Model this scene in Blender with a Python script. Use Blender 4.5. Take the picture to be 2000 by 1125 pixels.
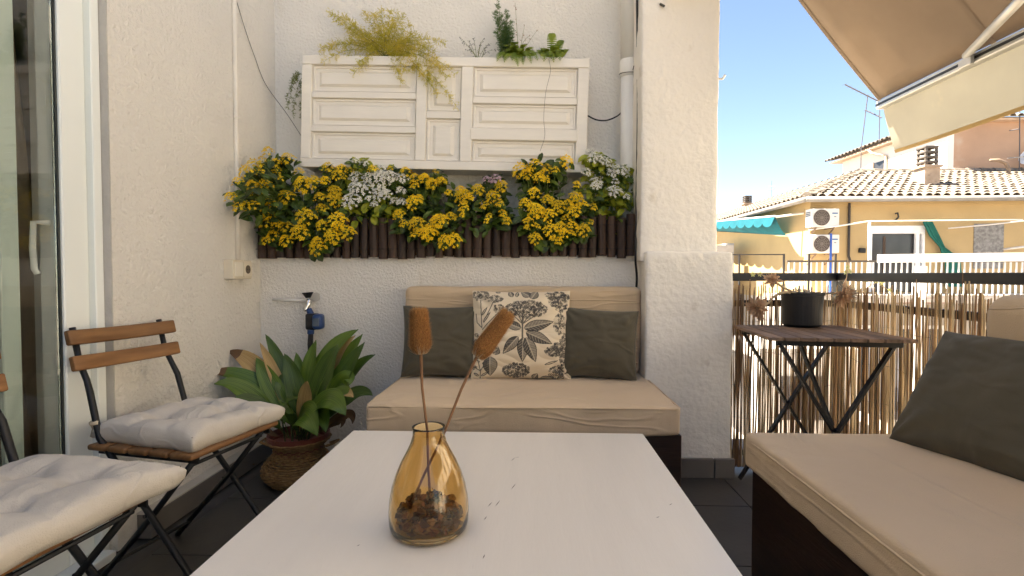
import bpy, bmesh, math, random
import numpy as np
from mathutils import Vector, Matrix, noise
R = math.radians
random.seed(7); rng = np.random.default_rng(7)
for o in list(bpy.data.objects): bpy.data.objects.remove(o)
scene = bpy.context.scene
COL = scene.collection

# ------------------------------------------------------------------ camera, sky, sun, exposure
CAM = Vector((0, 0, .97)); FPX = 1000.0
YAW, PITCH = math.atan(36 / FPX), math.atan(27.5 / FPX)
cd = bpy.data.cameras.new('camera'); cam = bpy.data.objects.new('camera', cd); COL.objects.link(cam)
cd.sensor_width = 36; cd.lens = 18; cd.clip_start = .02; cd.clip_end = 2000
cam.location = CAM; cam.rotation_euler = (R(90) - PITCH, 0, YAW)
scene.camera = cam
TOSUN = Vector((-.52, .10, .86)).normalized()
SUN_EL = math.asin(TOSUN.z); SUN_AZ = math.atan2(TOSUN.x, TOSUN.y)
w = bpy.data.worlds.new('World'); scene.world = w; w.use_nodes = True
nt = w.node_tree; bg = nt.nodes['Background']
sky = nt.nodes.new('ShaderNodeTexSky'); sky.sky_type = 'NISHITA'; sky.sun_disc = False
sky.sun_elevation = SUN_EL; sky.sun_rotation = SUN_AZ
sky.altitude = 1500; sky.air_density = 1.0; sky.dust_density = .15; sky.ozone_density = 1.6
nt.links.new(sky.outputs[0], bg.inputs[0]); bg.inputs[1].default_value = .05
sl = bpy.data.lights.new('sun', 'SUN'); sl.energy = 5.0; sl.angle = R(.5); sl.color = (1, .93, .82)
so = bpy.data.objects.new('sun', sl); COL.objects.link(so); so.location = (-4, 2, 12)
so.rotation_euler = TOSUN.to_track_quat('Z', 'Y').to_euler()
vs = scene.view_settings; vs.view_transform = 'Standard'; vs.look = 'None'; vs.gamma = 1; vs.exposure = 2.80
vs.use_white_balance = True; vs.white_balance_temperature = 7300; vs.white_balance_tint = 10
scene.render.engine = 'CYCLES'
scene.cycles.max_bounces = 10; scene.cycles.diffuse_bounces = 6; scene.cycles.transmission_bounces = 10
scene.render.resolution_x = 1024; scene.render.resolution_y = 576

# ------------------------------------------------------------------ pixel -> point helpers (photo pixels, 2000 wide)
CR = cam.rotation_euler.to_matrix()
def ray(px, py): return CR @ Vector(((px - 1000) / FPX, -(py - 562.5) / FPX, -1))
def atY(px, py, Y): d = ray(px, py); return CAM + d * (Y / d.y)
def atX(px, py, X): d = ray(px, py); return CAM + d * (X / d.x)
def atZ(px, py, Z): d = ray(px, py); return CAM + d * ((Z - CAM.z) / d.z)

# ------------------------------------------------------------------ materials
MATS = {}
def mat(name, col, rough=.6, var=.12, vscale=4, bump=0, bscale=60, metal=0, col2=None, stretch=(1, 1, 1), detail=4,
        trans=0, ior=1.45, sheen=0, dirt=None, sub=0, rnd=0, bump2=None, spec=None, transl=0, bdet=3, crease=None):
    if name in MATS: return MATS[name]
    m = bpy.data.materials.new(name); m.use_nodes = True; MATS[name] = m
    n, l = m.node_tree.nodes, m.node_tree.links
    b = n['Principled BSDF']; b.inputs['Roughness'].default_value = rough; b.inputs['Metallic'].default_value = metal
    b.inputs['Transmission Weight'].default_value = trans; b.inputs['IOR'].default_value = ior
    if sheen: b.inputs['Sheen Weight'].default_value = sheen
    if spec is not None: b.inputs['Specular IOR Level'].default_value = spec
    tc = n.new('ShaderNodeTexCoord'); mp = n.new('ShaderNodeMapping'); mp.inputs['Scale'].default_value = stretch
    l.new(tc.outputs['Object'], mp.inputs[0])
    nz = n.new('ShaderNodeTexNoise'); nz.inputs['Scale'].default_value = vscale; nz.inputs['Detail'].default_value = detail
    l.new(mp.outputs[0], nz.inputs['Vector'])
    rp = n.new('ShaderNodeValToRGB'); rp.color_ramp.elements[0].position = .3; rp.color_ramp.elements[1].position = .7
    c2 = col2 if col2 else tuple(min(1, c * (1 + var)) for c in col)
    c1 = col if col2 else tuple(c * (1 - var) for c in col)
    rp.color_ramp.elements[0].color = (*c1, 1); rp.color_ramp.elements[1].color = (*c2, 1)
    l.new(nz.outputs[0], rp.inputs[0]); out = rp.outputs[0]
    if rnd:
        oi = n.new('ShaderNodeObjectInfo'); hs = n.new('ShaderNodeHueSaturation')
        ma = n.new('ShaderNodeMath'); ma.operation = 'MULTIPLY_ADD'; ma.inputs[1].default_value = rnd; ma.inputs[2].default_value = 1 - rnd / 2
        l.new(oi.outputs['Random'], ma.inputs[0]); l.new(ma.outputs[0], hs.inputs['Value']); l.new(out, hs.inputs['Color']); out = hs.outputs[0]
    if dirt:                                    # (colour, scale, threshold): stains with a shape of their own
        n2 = n.new('ShaderNodeTexNoise'); n2.inputs['Scale'].default_value = dirt[1]; n2.inputs['Detail'].default_value = 8
        mp2 = n.new('ShaderNodeMapping'); mp2.inputs['Scale'].default_value = dirt[3] if len(dirt) > 3 else (1, 1, 1)
        l.new(tc.outputs['Object'], mp2.inputs[0]); l.new(mp2.outputs[0], n2.inputs['Vector'])
        r2 = n.new('ShaderNodeValToRGB'); r2.color_ramp.elements[0].position = dirt[2]; r2.color_ramp.elements[1].position = min(1, dirt[2] + .12)
        l.new(n2.outputs[0], r2.inputs[0]); mx = n.new('ShaderNodeMix'); mx.data_type = 'RGBA'
        l.new(r2.outputs[0], mx.inputs[0]); l.new(out, mx.inputs[6]); mx.inputs[7].default_value = (*dirt[0], 1); out = mx.outputs[2]
    l.new(out, b.inputs['Base Color'])
    if bump:
        nb = n.new('ShaderNodeTexNoise'); nb.inputs['Scale'].default_value = bscale; nb.inputs['Detail'].default_value = bdet; nb.inputs['Roughness'].default_value = .62 if bdet > 3 else .5
        l.new(mp.outputs[0], nb.inputs['Vector']); h = nb.outputs[0]
        if bump2:
            nb2 = n.new('ShaderNodeTexNoise'); nb2.inputs['Scale'].default_value = bump2[0]; nb2.inputs['Detail'].default_value = 2
            l.new(mp.outputs[0], nb2.inputs['Vector']); ad = n.new('ShaderNodeMath'); ad.operation = 'MULTIPLY_ADD'
            ad.inputs[1].default_value = bump2[1]; l.new(nb2.outputs[0], ad.inputs[0]); l.new(h, ad.inputs[2]); h = ad.outputs[0]
        if crease:                              # (stretch xyz, height): thin pulled folds in the cloth
            mc = n.new('ShaderNodeMapping'); mc.inputs['Scale'].default_value = crease[0]; l.new(tc.outputs['Object'], mc.inputs[0])
            nc = n.new('ShaderNodeTexNoise'); nc.inputs['Scale'].default_value = 1; nc.inputs['Detail'].default_value = 1.5; nc.inputs['Distortion'].default_value = .6; l.new(mc.outputs[0], nc.inputs['Vector'])
            sb_ = n.new('ShaderNodeMath'); sb_.operation = 'SUBTRACT'; sb_.inputs[1].default_value = .5; l.new(nc.outputs[0], sb_.inputs[0])
            ab = n.new('ShaderNodeMath'); ab.operation = 'ABSOLUTE'; l.new(sb_.outputs[0], ab.inputs[0])
            mr = n.new('ShaderNodeMapRange'); mr.interpolation_type = 'SMOOTHSTEP'; mr.inputs['From Min'].default_value = 0; mr.inputs['From Max'].default_value = .055; mr.inputs['To Min'].default_value = crease[1] / bump; mr.inputs['To Max'].default_value = 0
            l.new(ab.outputs[0], mr.inputs['Value']); ac = n.new('ShaderNodeMath'); l.new(mr.outputs[0], ac.inputs[0]); l.new(h, ac.inputs[1]); h = ac.outputs[0]
        bp = n.new('ShaderNodeBump'); bp.inputs['Strength'].default_value = 1; bp.inputs['Distance'].default_value = bump
        l.new(h, bp.inputs['Height']); l.new(bp.outputs[0], b.inputs['Normal'])
    if transl:
        tr = n.new('ShaderNodeBsdfTranslucent'); l.new(out, tr.inputs[0]); ms = n.new('ShaderNodeMixShader'); ms.inputs[0].default_value = transl
        l.new(b.outputs[0], ms.inputs[1]); l.new(tr.outputs[0], ms.inputs[2]); l.new(ms.outputs[0], n['Material Output'].inputs[0])
    return m

STUCCO = mat('stucco', (.85, .81, .74), .85, .03, 3, bump=.0115, bscale=75, bdet=5, bump2=(34, .3), dirt=((.77, .71, .61), 1.6, .62, (3, 1, .6)))
STUCCO_L = mat('stucco_coarse', (.85, .81, .74), .85, .03, 3, bump=.017, bscale=58, bdet=5, bump2=(24, .35), dirt=((.78, .72, .62), 1.4, .64, (1, 2, .7)))
PLASTER = mat('plaster', (.82, .78, .715), .85, .03, 3, bump=.006, bscale=40, bump2=(9, .8), dirt=((.56, .49, .40), 6, .64))
UPVC = mat('window_white', (.82, .85, .82), .35, .02, 2)
WHITEWOOD = mat('painted_wood', (.81, .765, .69), .5, .03, 6, bump=.0008, bscale=30, stretch=(1, 1, 6), dirt=((.74, .63, .52), 3.0, .74))
LOG = mat('dark_log', (.034, .018, .011), .6, .3, 9, bump=.003, bscale=60, stretch=(1, 1, .25), col2=(.075, .040, .024), rnd=.7)
DARKWOOD = mat('dark_stained_wood', (.020, .010, .007), .45, .3, 6, bump=.001, bscale=30, stretch=(.6, .6, 8), col2=(.040, .018, .011))
CHAIRWOOD = mat('chair_wood', (.17, .075, .026), .5, .25, 9, bump=.001, bscale=60, stretch=(5, .6, 5), col2=(.28, .135, .05), rnd=.25)
TABLESLAT = mat('weathered_slat', (.13, .078, .047), .6, .3, 8, bump=.0015, bscale=70, stretch=(6, .5, 6), col2=(.28, .18, .12), rnd=.5)
BLACKMETAL = mat('black_metal', (.010, .010, .011), .42, .2, 20)
RAILMETAL = mat('rail_black', (.013, .013, .014), .4, .2, 20)
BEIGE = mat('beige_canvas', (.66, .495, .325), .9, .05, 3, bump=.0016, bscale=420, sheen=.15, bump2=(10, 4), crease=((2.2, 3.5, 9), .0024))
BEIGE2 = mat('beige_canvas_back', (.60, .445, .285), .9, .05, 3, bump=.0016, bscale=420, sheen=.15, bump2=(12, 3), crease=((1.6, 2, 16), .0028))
OLIVE = mat('olive_cotton', (.084, .072, .047), .92, .10, 6, bump=.0012, bscale=500, sheen=.12, bump2=(14, 4), crease=((3, 3, 5), .0013))
BEIGE3 = mat('beige_canvas_long', (.66, .495, .325), .9, .05, 3, bump=.0016, bscale=420, sheen=.15, bump2=(10, 4), crease=((2.5, 1.1, 10), .0016))
CANVAS = mat('natural_canvas', (.60, .54, .46), .92, .05, 5, bump=.0014, bscale=380, sheen=.1, bump2=(16, 2.5), crease=((9, 7, 9), .0016))
TABLEWHITE = mat('white_table_paint', (.84, .775, .69), .27, .016, 5, bump=.0005, bscale=26, bdet=6, stretch=(4, .6, 1), dirt=((.42, .33, .26), 26, .735, (5, .35, 1)))
FLOORTILE = mat('floor_tile', (.062, .056, .050), .42, .18, 5, bump=.0006, bscale=50, rnd=.12, dirt=((.10, .09, .08), 6, .68))
GROUT = mat('grout', (.10, .09, .078), .9)
SKIRT = mat('skirting_tile', (.16, .145, .13), .45, .1, 5, rnd=.1)
GREYPATCH = mat('rough_reveal', (.50, .47, .43), .9, .08, 9, bump=.004, bscale=60)

# ------------------------------------------------------------------ mesh builder
OFF = {}
def tag(o, label=None, cat=None, group=None, kind=None):
    if label: o['label'] = label
    if cat: o['category'] = cat
    if group: o['group'] = group
    if kind: o['kind'] = kind
    return o
def thing(name, label, cat, loc=(0, 0, 0), group=None):
    o = bpy.data.objects.new(name, None); COL.objects.link(o); o.location = loc; o.empty_display_size = .1
    OFF[o.name] = Vector(loc); return tag(o, label, cat, group)
class MB:
    def __init__(s): s.v = []; s.f = []; s.n = 0; s.uv = None
    def add(s, v, f):
        v = np.asarray(v, float).reshape(-1, 3); s.v.append(v)
        k = s.n; s.f.extend([tuple(i + k for i in q) for q in f]); s.n += len(v); return s
    def box(s, a, b):
        x0, y0, z0 = a; x1, y1, z1 = b
        return s.add([(x0,y0,z0),(x1,y0,z0),(x1,y1,z0),(x0,y1,z0),(x0,y0,z1),(x1,y0,z1),(x1,y1,z1),(x0,y1,z1)],
                     [(0,3,2,1),(4,5,6,7),(0,1,5,4),(1,2,6,5),(2,3,7,6),(3,0,4,7)])
    def bar(s, p, q, wx, wy, up=(0, 0, 1)):
        p, q = Vector(p), Vector(q); d = (q - p).normalized(); u = Vector(up)
        if abs(d.dot(u)) > .98: u = Vector((0, 1, 0))
        a = d.cross(u).normalized(); b = a.cross(d).normalized()
        vs = []
        for c in (p, q):
            for i, j in ((-1,-1),(1,-1),(1,1),(-1,1)): vs.append(c + a * (i * wx / 2) + b * (j * wy / 2))
        return s.add(vs, [(0,3,2,1),(4,5,6,7),(0,1,5,4),(1,2,6,5),(2,3,7,6),(3,0,4,7)])
    def tube(s, pts, r, n=8, cap=True):
        pts = [Vector(p) for p in pts]; m = len(pts)
        rs = r if hasattr(r, '__len__') else [r] * m
        vs = []; prev = None
        for i in range(m):
            d = (pts[min(i + 1, m - 1)] - pts[max(i - 1, 0)]).normalized()
            if prev is None:
                u = Vector((0, 0, 1)) if abs(d.z) < .9 else Vector((1, 0, 0)); a = d.cross(u).normalized()
            else: a = (prev - d * prev.dot(d)).normalized()
            prev = a; b = d.cross(a)
            for k in range(n):
                t = 2 * math.pi * k / n; vs.append(pts[i] + (a * math.cos(t) + b * math.sin(t)) * rs[i])
        fs = [(i*n+k, i*n+(k+1)%n, (i+1)*n+(k+1)%n, (i+1)*n+k) for i in range(m-1) for k in range(n)]
        if cap: fs += [tuple(range(n))[::-1], tuple(range((m-1)*n, m*n))]
        return s.add(vs, fs)
    def lathe(s, prof, n=32, c=(0, 0, 0), cap0=False, cap1=False):
        vs = [(c[0]+r*math.cos(2*math.pi*k/n), c[1]+r*math.sin(2*math.pi*k/n), c[2]+z) for r, z in prof for k in range(n)]
        m = len(prof); fs = [(i*n+k, i*n+(k+1)%n, (i+1)*n+(k+1)%n, (i+1)*n+k) for i in range(m-1) for k in range(n)]
        if cap0: fs.append(tuple(range(n))[::-1])
        if cap1: fs.append(tuple(range((m-1)*n, m*n)))
        return s.add(vs, fs)
    def build(s, name, m, parent=None, local=False, smooth=False, bevel=0, seg=1, origin=None):
        v = np.concatenate(s.v) if s.v else np.zeros((0, 3))
        off = Vector((0, 0, 0))
        if parent is not None and not local: off = OFF[parent.name]
        if parent is None and origin is not None: off = Vector(origin)
        v = v - np.array(off)
        me = bpy.data.meshes.new(name); me.from_pydata(v.tolist(), [], s.f)
        if bevel:
            bm = bmesh.new(); bm.from_mesh(me)
            bmesh.ops.bevel(bm, geom=bm.edges[:], offset=bevel, segments=seg, profile=.5, affect='EDGES', clamp_overlap=True)
            bm.to_mesh(me); bm.free()
        if s.uv is not None:
            ul = me.uv_layers.new(name='uv'); uv = np.concatenate(s.uv)
            li = np.empty(len(me.loops), int); me.loops.foreach_get('vertex_index', li); ul.data.foreach_set('uv', uv[li].ravel())
        if smooth: me.polygons.foreach_set('use_smooth', [True] * len(me.polygons))
        me.materials.append(m); me.update()
        o = bpy.data.objects.new(name, me); COL.objects.link(o)
        if parent is not None: o.parent = parent
        elif origin is not None: o.location = origin
        OFF[o.name] = off if parent is not None else Vector(origin or (0, 0, 0)); return o
def inst(me_obj, name, parent, loc=(0, 0, 0), rot=None, scale=None):
    """another object that shares the mesh, parented to a thing or part"""
    o = bpy.data.objects.new(name, me_obj.data if hasattr(me_obj, 'data') else me_obj); COL.objects.link(o); o.parent = parent
    o.location = loc
    if rot is not None: o.rotation_euler = rot
    if scale is not None: o.scale = scale
    return o
def copy_tree(o, parent=None):
    c = o.copy(); COL.objects.link(c); c.parent = parent; OFF[c.name] = OFF.get(o.name, Vector())
    for ch in list(o.children): copy_tree(ch, c)
    return c
def rbox(mb, a, b, r, res=.04, fn=None):
    """rounded, finely divided box from a to b; fn(point, normal) -> offset along the normal"""
    a, b = np.array(a, float), np.array(b, float); size = b - a; c = (a + b) / 2; h = size / 2
    n = [max(2, int(round(s_ / res))) for s_ in size]
    bm = {}; V = []; F = []
    def vid(p):
        k = tuple(np.round(p, 5))
        if k not in bm: bm[k] = len(V); V.append(p)
        return bm[k]
    def lin(i):                                  # denser near the rounded edges
        t = np.linspace(-1, 1, n[i] + 1) * h[i]
        ex = [-h[i] + r * .3, -h[i] + r * .75, h[i] - r * .75, h[i] - r * .3]
        return np.array(sorted(set(np.round(np.concatenate([t, ex]), 5))))
    L = [lin(0), lin(1), lin(2)]
    for ax in range(3):
        u, v = (ax + 1) % 3, (ax + 2) % 3
        for sgn in (-1, 1):
            for i in range(len(L[u]) - 1):
                for j in range(len(L[v]) - 1):
                    q = []
                    for di, dj in ((0,0),(1,0),(1,1),(0,1)):
                        p = np.zeros(3); p[ax] = sgn * h[ax]; p[u] = L[u][i+di]; p[v] = L[v][j+dj]; q.append(vid(p))
                    F.append(tuple(q if sgn > 0 else q[::-1]))
    V = np.array(V); inner = np.clip(V, -(h - r), h - r); d = V - inner; ln = np.linalg.norm(d, axis=1, keepdims=True); ln[ln == 0] = 1
    N = d / ln; P = inner + N * r + c
    if fn is not None: P = P + N * np.array([fn(Vector(p), Vector(m_)) for p, m_ in zip(P, N)])[:, None]
    mb.add(P, F); return mb
def nz(p, s, seed=0): return noise.noise(Vector(p) * s + Vector((seed, seed * 1.7, seed * .3)))

# ================================================================== THE TERRACE
WX = -1.44                                        # face of the left wall
YL, YU = 2.68, 2.87                               # lower and upper planes of the back wall
LEDGE = 1.062
SLAB_X = 1.585
# --- floor with separate tiles
fl = MB().box((-1.9, -2.4, -.25), (SLAB_X, 2.72, -.012)).build('floor', GROUT); tag(fl, kind='structure')
tw = .446; tb = MB().box((-tw/2+.002, -tw/2+.002, -.0119), (tw/2-.002, tw/2-.002, 0)).build('tile_source', FLOORTILE, bevel=.0012)
tmesh = tb.data; bpy.data.objects.remove(tb)
for i in range(-5, 2):
    for j in range(-6, 2):
        cx, cy = .916 + (i + .5) * tw, 2.146 + (j + .5) * tw
        if cx - tw / 2 > SLAB_X - .2 or cx + tw/2 < -1.5: continue
        inst(tmesh, 'tile', fl, (cx, cy, 0))
# --- back wall (lower part proud, ledge, upper part)
bw = thing('back_wall', 'rough white stucco wall with a ledge behind the loungers corner sofa', 'wall', (0, YL, 0))
bw['label'] = 'rough white stucco back wall carrying the flower planter'
MB().box((WX - .02, YL, 0), (.56, 3.2, LEDGE)).build('lower_wall', STUCCO, bw)
MB().box((WX - .02, YU, LEDGE + .001), (.97, 3.2, 3.2)).build('upper_wall', STUCCO, bw)
# --- pillar with pedestal
pl = thing('pillar', 'white plastered pillar with a wider pedestal beside the balcony railing', 'pillar', (.73, 2.6, 0))
def rough(p, n): return .006 * nz(p, 5, 3) + .0035 * nz(p, 22, 5) + .0015 * nz(p, 60, 1)
rbox(MB(), (.53, 2.495, 1.03), (.897, 2.88, 3.1), .012, .028, rough).build('shaft', PLASTER, pl, smooth=True)
rbox(MB(), (.549, 2.456, -.01), (.958, 2.84, 1.075), .014, .028, rough).build('pedestal', PLASTER, pl, smooth=True)
rbox(MB(), (.64, 2.43, 2.292), (.915, 2.86, 2.40), .01, .04, rough).build('capital', PLASTER, pl, smooth=True)
for x0, x1 in ((.535, .872), (.876, .968)):
    MB().box((x0, 2.436, .0), (x1, 2.4555, .092)).build('skirting_tile', SKIRT, pl, bevel=.002)
MB().tube([(.899, 2.52, 1.905), (.915, 2.50, 1.90), (.922, 2.49, 1.915)], .006, 6).build('hook', UPVC, pl, smooth=True)
MB().tube([atY(1290, 8, 2.492), atY(1297, 12, 2.47)], .006, 6).build('nail', BLACKMETAL, pl)
# --- beam that carries the terrace awning
bmo = MB().box((.84, -2.2, 2.82), (.95, 2.49, 3.1)).build('beam', PLASTER, origin=(.9, 0, 2.82))
tag(bmo, 'white plastered beam above the awning resting on the pillar', 'beam')
# --- left wall with the sliding door opening
YD = atX(216, 400, WX).y; FX = -1.475
YJ, YT, YS, YG = atX(190, 400, FX).y, atX(170, 400, FX - .012).y, atX(122, 400, FX).y, atX(116, 400, -1.489).y
lw = thing('side_wall', 'coarse white stucco side wall beside the sliding glass door', 'wall', (WX, 2.3, 0))
m = MB(); nY = 60; zs = np.linspace(0, 2.6, 100); ys = np.linspace(YD, 3.2, nY)
MB().box((-1.68, YD, 0), (WX, 3.2, 6.3)).build('wall', STUCCO_L, lw)
MB().box((-1.68, -2.4, 2.2), (WX, YD, 6.3)).build('wall_above_door', STUCCO_L, lw)
MB().box((-1.68, -2.4, 0), (WX, -.9, 2.2)).build('wall', STUCCO_L, lw)
MB().box((-1.48, YD - .004, .10), (WX + .002, YD - .0005, 2.2)).build('reveal', GREYPATCH, lw)
# tiled kerb along the foot of the wall
for k in range(2):
    y0 = 1.80 + k * .447; y1 = min(y0 + .443, YL - .002)
    MB().box((WX, y0, 0), (WX + .055, y1, .088)).build('kerb_tile', SKIRT, lw, bevel=.002)
MB().box((WX, 1.80, .0885), (WX + .053, YL - .002, .094)).build('kerb_top', mat('kerb_cap', (.55, .50, .42), .7, .1, 8), lw)

# --- unseen wall added behind the viewer to keep bright reflections off the vase
pw = MB().box((-1.44, -2.6, 0), (SLAB_X, -2.41, 1.6)).build('reflection_blocker', STUCCO, origin=(0, -2.5, 0)); tag(pw, 'white stucco wall added behind the viewer to block bright reflections in the vase', 'wall')
# --- sliding door
dr = thing('sliding_door', 'white framed sliding glass door with greenish glass edges', 'door', (-1.5, .4, .05))
GLASS = mat('door_glass', (.965, .985, .97), .0, .0, 1, trans=1, ior=1.5)
GLEDGE = mat('glass_edge', (.68, .80, .73), .25, .05, 3)
MB().box((-1.66, YT + .001, .0), (FX + .012, YD - .005, 2.2)).build('jamb', UPVC, dr, bevel=.003)
MB().box((-1.66, YT - .022, .0), (FX - .012, YT, 2.2)).build('track', UPVC, dr)
MB().box((-1.56, YS, .03), (FX, YT - .023, 2.15)).build('stile', UPVC, dr, bevel=.004)
MB().box((-1.50, YS - .008, .08), (-1.484, YS - .001, 2.1)).build('gasket', mat('gasket', (.03, .035, .033), .5), dr)
MB().box((-1.497, .70, .10), (-1.489, YS - .009, 2.1)).build('pane', GLASS, dr)
MB().box((-1.56, .62, .03), (FX, .699, 2.15)).build('stile', UPVC, dr, bevel=.004)
MB().box((-1.56, .7, .03), (FX - .001, YS - .001, .099)).build('bottom_rail', UPVC, dr, bevel=.004)
MB().box((-1.56, .7, 2.101), (FX - .001, YS - .001, 2.15)).build('top_rail', UPVC, dr, bevel=.004)
MB().box((-1.62, -.9, .0), (WX + .03, YT, .029)).build('threshold', UPVC, dr, bevel=.003)
MB().box((-1.60, atX(-4, 400, -1.566).y, .03), (-1.566, atX(34, 400, -1.566).y, 2.15)).build('stile', GLEDGE, dr, bevel=.003)
MB().box((-1.587, -.8, .10), (-1.579, atX(-4, 400, -1.566).y - .001, 2.1)).build('pane', GLASS, dr)
MB().box((-1.66, -.9, 2.151), (FX + .01, YT, 2.2)).build('head', UPVC, dr, bevel=.003)
MB().tube([(-1.51, YS - .012, 1.13), (-1.545, YS - .03, 1.13), (-1.55, YS - .03, 1.05), (-1.548, YS - .028, .985), (-1.54, YS - .025, .97)], .009, 8).build('handle', UPVC, dr, smooth=True)
# room behind the glass
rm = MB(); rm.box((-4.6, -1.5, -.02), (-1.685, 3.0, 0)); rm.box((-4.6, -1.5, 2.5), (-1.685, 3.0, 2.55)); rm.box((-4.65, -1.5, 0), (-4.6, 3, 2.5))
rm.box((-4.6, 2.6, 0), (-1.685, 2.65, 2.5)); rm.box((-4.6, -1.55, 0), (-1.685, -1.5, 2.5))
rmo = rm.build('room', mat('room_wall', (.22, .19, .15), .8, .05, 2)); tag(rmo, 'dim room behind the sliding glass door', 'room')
cu = MB(); n = 90; ys = np.linspace(.8, atX(66, 400, -1.8).y, n)
vs_ = []
for i, y in enumerate(ys):
    for z in (.03, .7, 1.4, 2.15):
        yy = y - .05 * (z - 1) * (i / n); vs_.append((-1.80 + .028 * math.sin(i * .9) + .01 * math.sin(i * .37 + z), yy + .06 * (1.2 - z) * .6, z))
cu.add(vs_, [(i*4+k, (i+1)*4+k, (i+1)*4+k+1, i*4+k+1) for i in range(n-1) for k in range(3)])
co = cu.build('curtain', mat('curtain_cloth', (.62, .52, .38), .9, .05, 4, bump=.001, bscale=300, transl=.3), smooth=True, origin=(-1.80, 1.2, .03))
tag(co, 'beige curtain hanging inside the sliding glass door', 'curtain')

# --- conduit, outlet box, cables, downpipe
cy_ = 2.46
cnd = MB().tube([(WX + .009, cy_, z) for z in np.linspace(1.04, 2.9, 6)], .0115, 12).build('wall_conduit', mat('conduit_paint', (.76, .71, .63), .6), smooth=True, origin=(WX, cy_, 1.04))
tag(cnd, 'thin painted cable conduit running down to the outlet box', 'conduit')
clip = MB().tube([(WX + .005, cy_ - .014, 1.73), (WX + .02, cy_, 1.73), (WX + .005, cy_ + .014, 1.73)], .006, 6); clip.build('clip', mat('conduit_paint', (.8, .76, .68)), cnd)
ob = thing('outlet_box', 'cream surface outlet box with a switch and a socket', 'outlet', (WX, 2.43, .99))
CREAM = mat('cream_plastic', (.72, .64, .50), .4, .03, 4)
MB().box((WX, 2.355, .945), (WX + .046, 2.515, 1.038)).build('casing', CREAM, ob, bevel=.004, seg=2)
MB().box((WX + .046, 2.366, .958), (WX + .052, 2.432, 1.026)).build('switch', mat('switch_plate', (.78, .72, .60), .35), ob, bevel=.002)
sk = MB().box((WX + .046, 2.438, .955), (WX + .051, 2.508, 1.029)).build('socket', CREAM, ob, bevel=.002)
m = MB(); m.tube([(WX + .0505, 2.473, .992), (WX + .0525, 2.473, .992)], .021, 18); m.build('recess', mat('socket_dark', (.12, .09, .06), .6), sk)
m = MB()
for d in (-.008, .008): m.tube([(WX + .052, 2.473 + d, .992), (WX + .0535, 2.473 + d, .992)], .003, 8)
m.build('hole', BLACKMETAL, sk)
def catenary(pts, r, name, m_, label, cat):
    p = [Vector(q) for q in pts]; out = []
    for i in range(len(p) - 1):
        a, b, c, d = p[max(i-1, 0)], p[i], p[i+1], p[min(i+2, len(p)-1)]
        for t in np.linspace(0, 1, 8, endpoint=False):
            out.append(.5 * ((2*b) + (c-a)*t + (2*a-5*b+4*c-d)*t*t + (3*b-a-3*c+d)*t**3))
    out.append(p[-1])
    o = MB().tube(out, r, 6).build(name, m_, smooth=True, origin=tuple(p[0])); return tag(o, label, cat)
catenary([atX(460, -5, WX + .012), atX(478, 55, WX + .012), atX(497, 110, WX + .012), atX(519, 165, WX + .012), atY(560, 222, 2.80), atY(590, 268, 2.78)], .0022, 'cable',
         mat('grey_cable', (.22, .20, .17), .6), 'thin grey cable drooping across the corner to the shutter box', 'cable')
catenary([atY(1148, 226, 2.8), atY(1165, 234, 2.8), atY(1185, 235, 2.8), atY(1205, 227, 2.8), atY(1214, 219, 2.8)], .004, 'cable', BLACKMETAL,
         'short black cable sagging between shutter box and downpipe', 'cable')
catenary([atY(1244, -5, 2.60), atY(1246, 200, 2.60), atY(1243, 400, 2.60), atY(1241, 500, 2.56), (.535, 2.60, .93), (.53, 2.665, .7), (.532, 2.664, .3)], .006, 'cable', BLACKMETAL,
         'long black cable running down beside the downpipe and pillar', 'cable')
dp = thing('downpipe', 'white painted rain downpipe between wall and pillar', 'pipe', (.5, 2.72, LEDGE))
PIPE = mat('pipe_paint', (.80, .77, .71), .45, .04, 5, dirt=((.6, .55, .47), 5, .7))
pc = atY(1227.5, 200, 2.74); px_ = pc.x
MB().tube([(px_, 2.74, z) for z in (LEDGE, 2.03)], .0405, 24).build('lower_pipe', PIPE, dp, smooth=True)
MB().lathe([(.0405, 2.0), (.046, 2.004), (.0465, 2.03), (.046, 2.085), (.043, 2.09)], 24, (px_, 2.74, 0)).build('collar', PIPE, dp, smooth=True)
MB().tube([(px_, 2.74, z) for z in (2.06, 3.1)], .0425, 24).build('upper_pipe', PIPE, dp, smooth=True)
m = MB(); m.tube([(px_ + .0475 * math.cos(t), 2.74 + .0475 * math.sin(t), 2.02 + .008 * math.sin(t)) for t in np.linspace(0, 6.28, 24)], .0022, 5)
m.tube([(px_ + .012, 2.69, 2.02), (px_ + .016, 2.683, 2.04)], .0022, 5); m.tube([(px_ + .02, 2.69, 2.02), (px_ + .03, 2.683, 2.045)], .0022, 5)
m.build('wire_tie', mat('wire', (.12, .11, .1), .5, metal=.5), dp)

# --- shutter / old door turned into a wall planter box
TILT = -.028
bx0, bx1 = atY(588, 220, 2.70).x, atY(1148, 220, 2.70).x; bz1, bz0 = atY(868, 111, 2.70).z, atY(868, 331, 2.70).z
bcx, bcz = (bx0 + bx1) / 2, (bz0 + bz1) / 2
sb = thing('shutter_box', 'white panelled old door turned into a hanging planter box', 'planter', (bcx, 2.70, bcz)); sb.rotation_euler = (0, -TILT, 0)
def SX(px): return (px - 588) / 560 * (bx1 - bx0) - (bx1 - bx0) / 2
def SZ(py): return (220.5 - py) / 221 * (bz1 - bz0)
def sbar(name, x0, x1, y0, y1, dy=0, bev=.0025):
    MB().box((SX(x0), dy, SZ(y1)), (SX(x1), dy + .03, SZ(y0))).build(name, WHITEWOOD, sb, local=True, bevel=bev)
sbar('top_rail', 588, 1148, 110, 127.5, -.002)
sbar('bottom_rail', 588, 1148, 314.5, 331, -.001)
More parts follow.
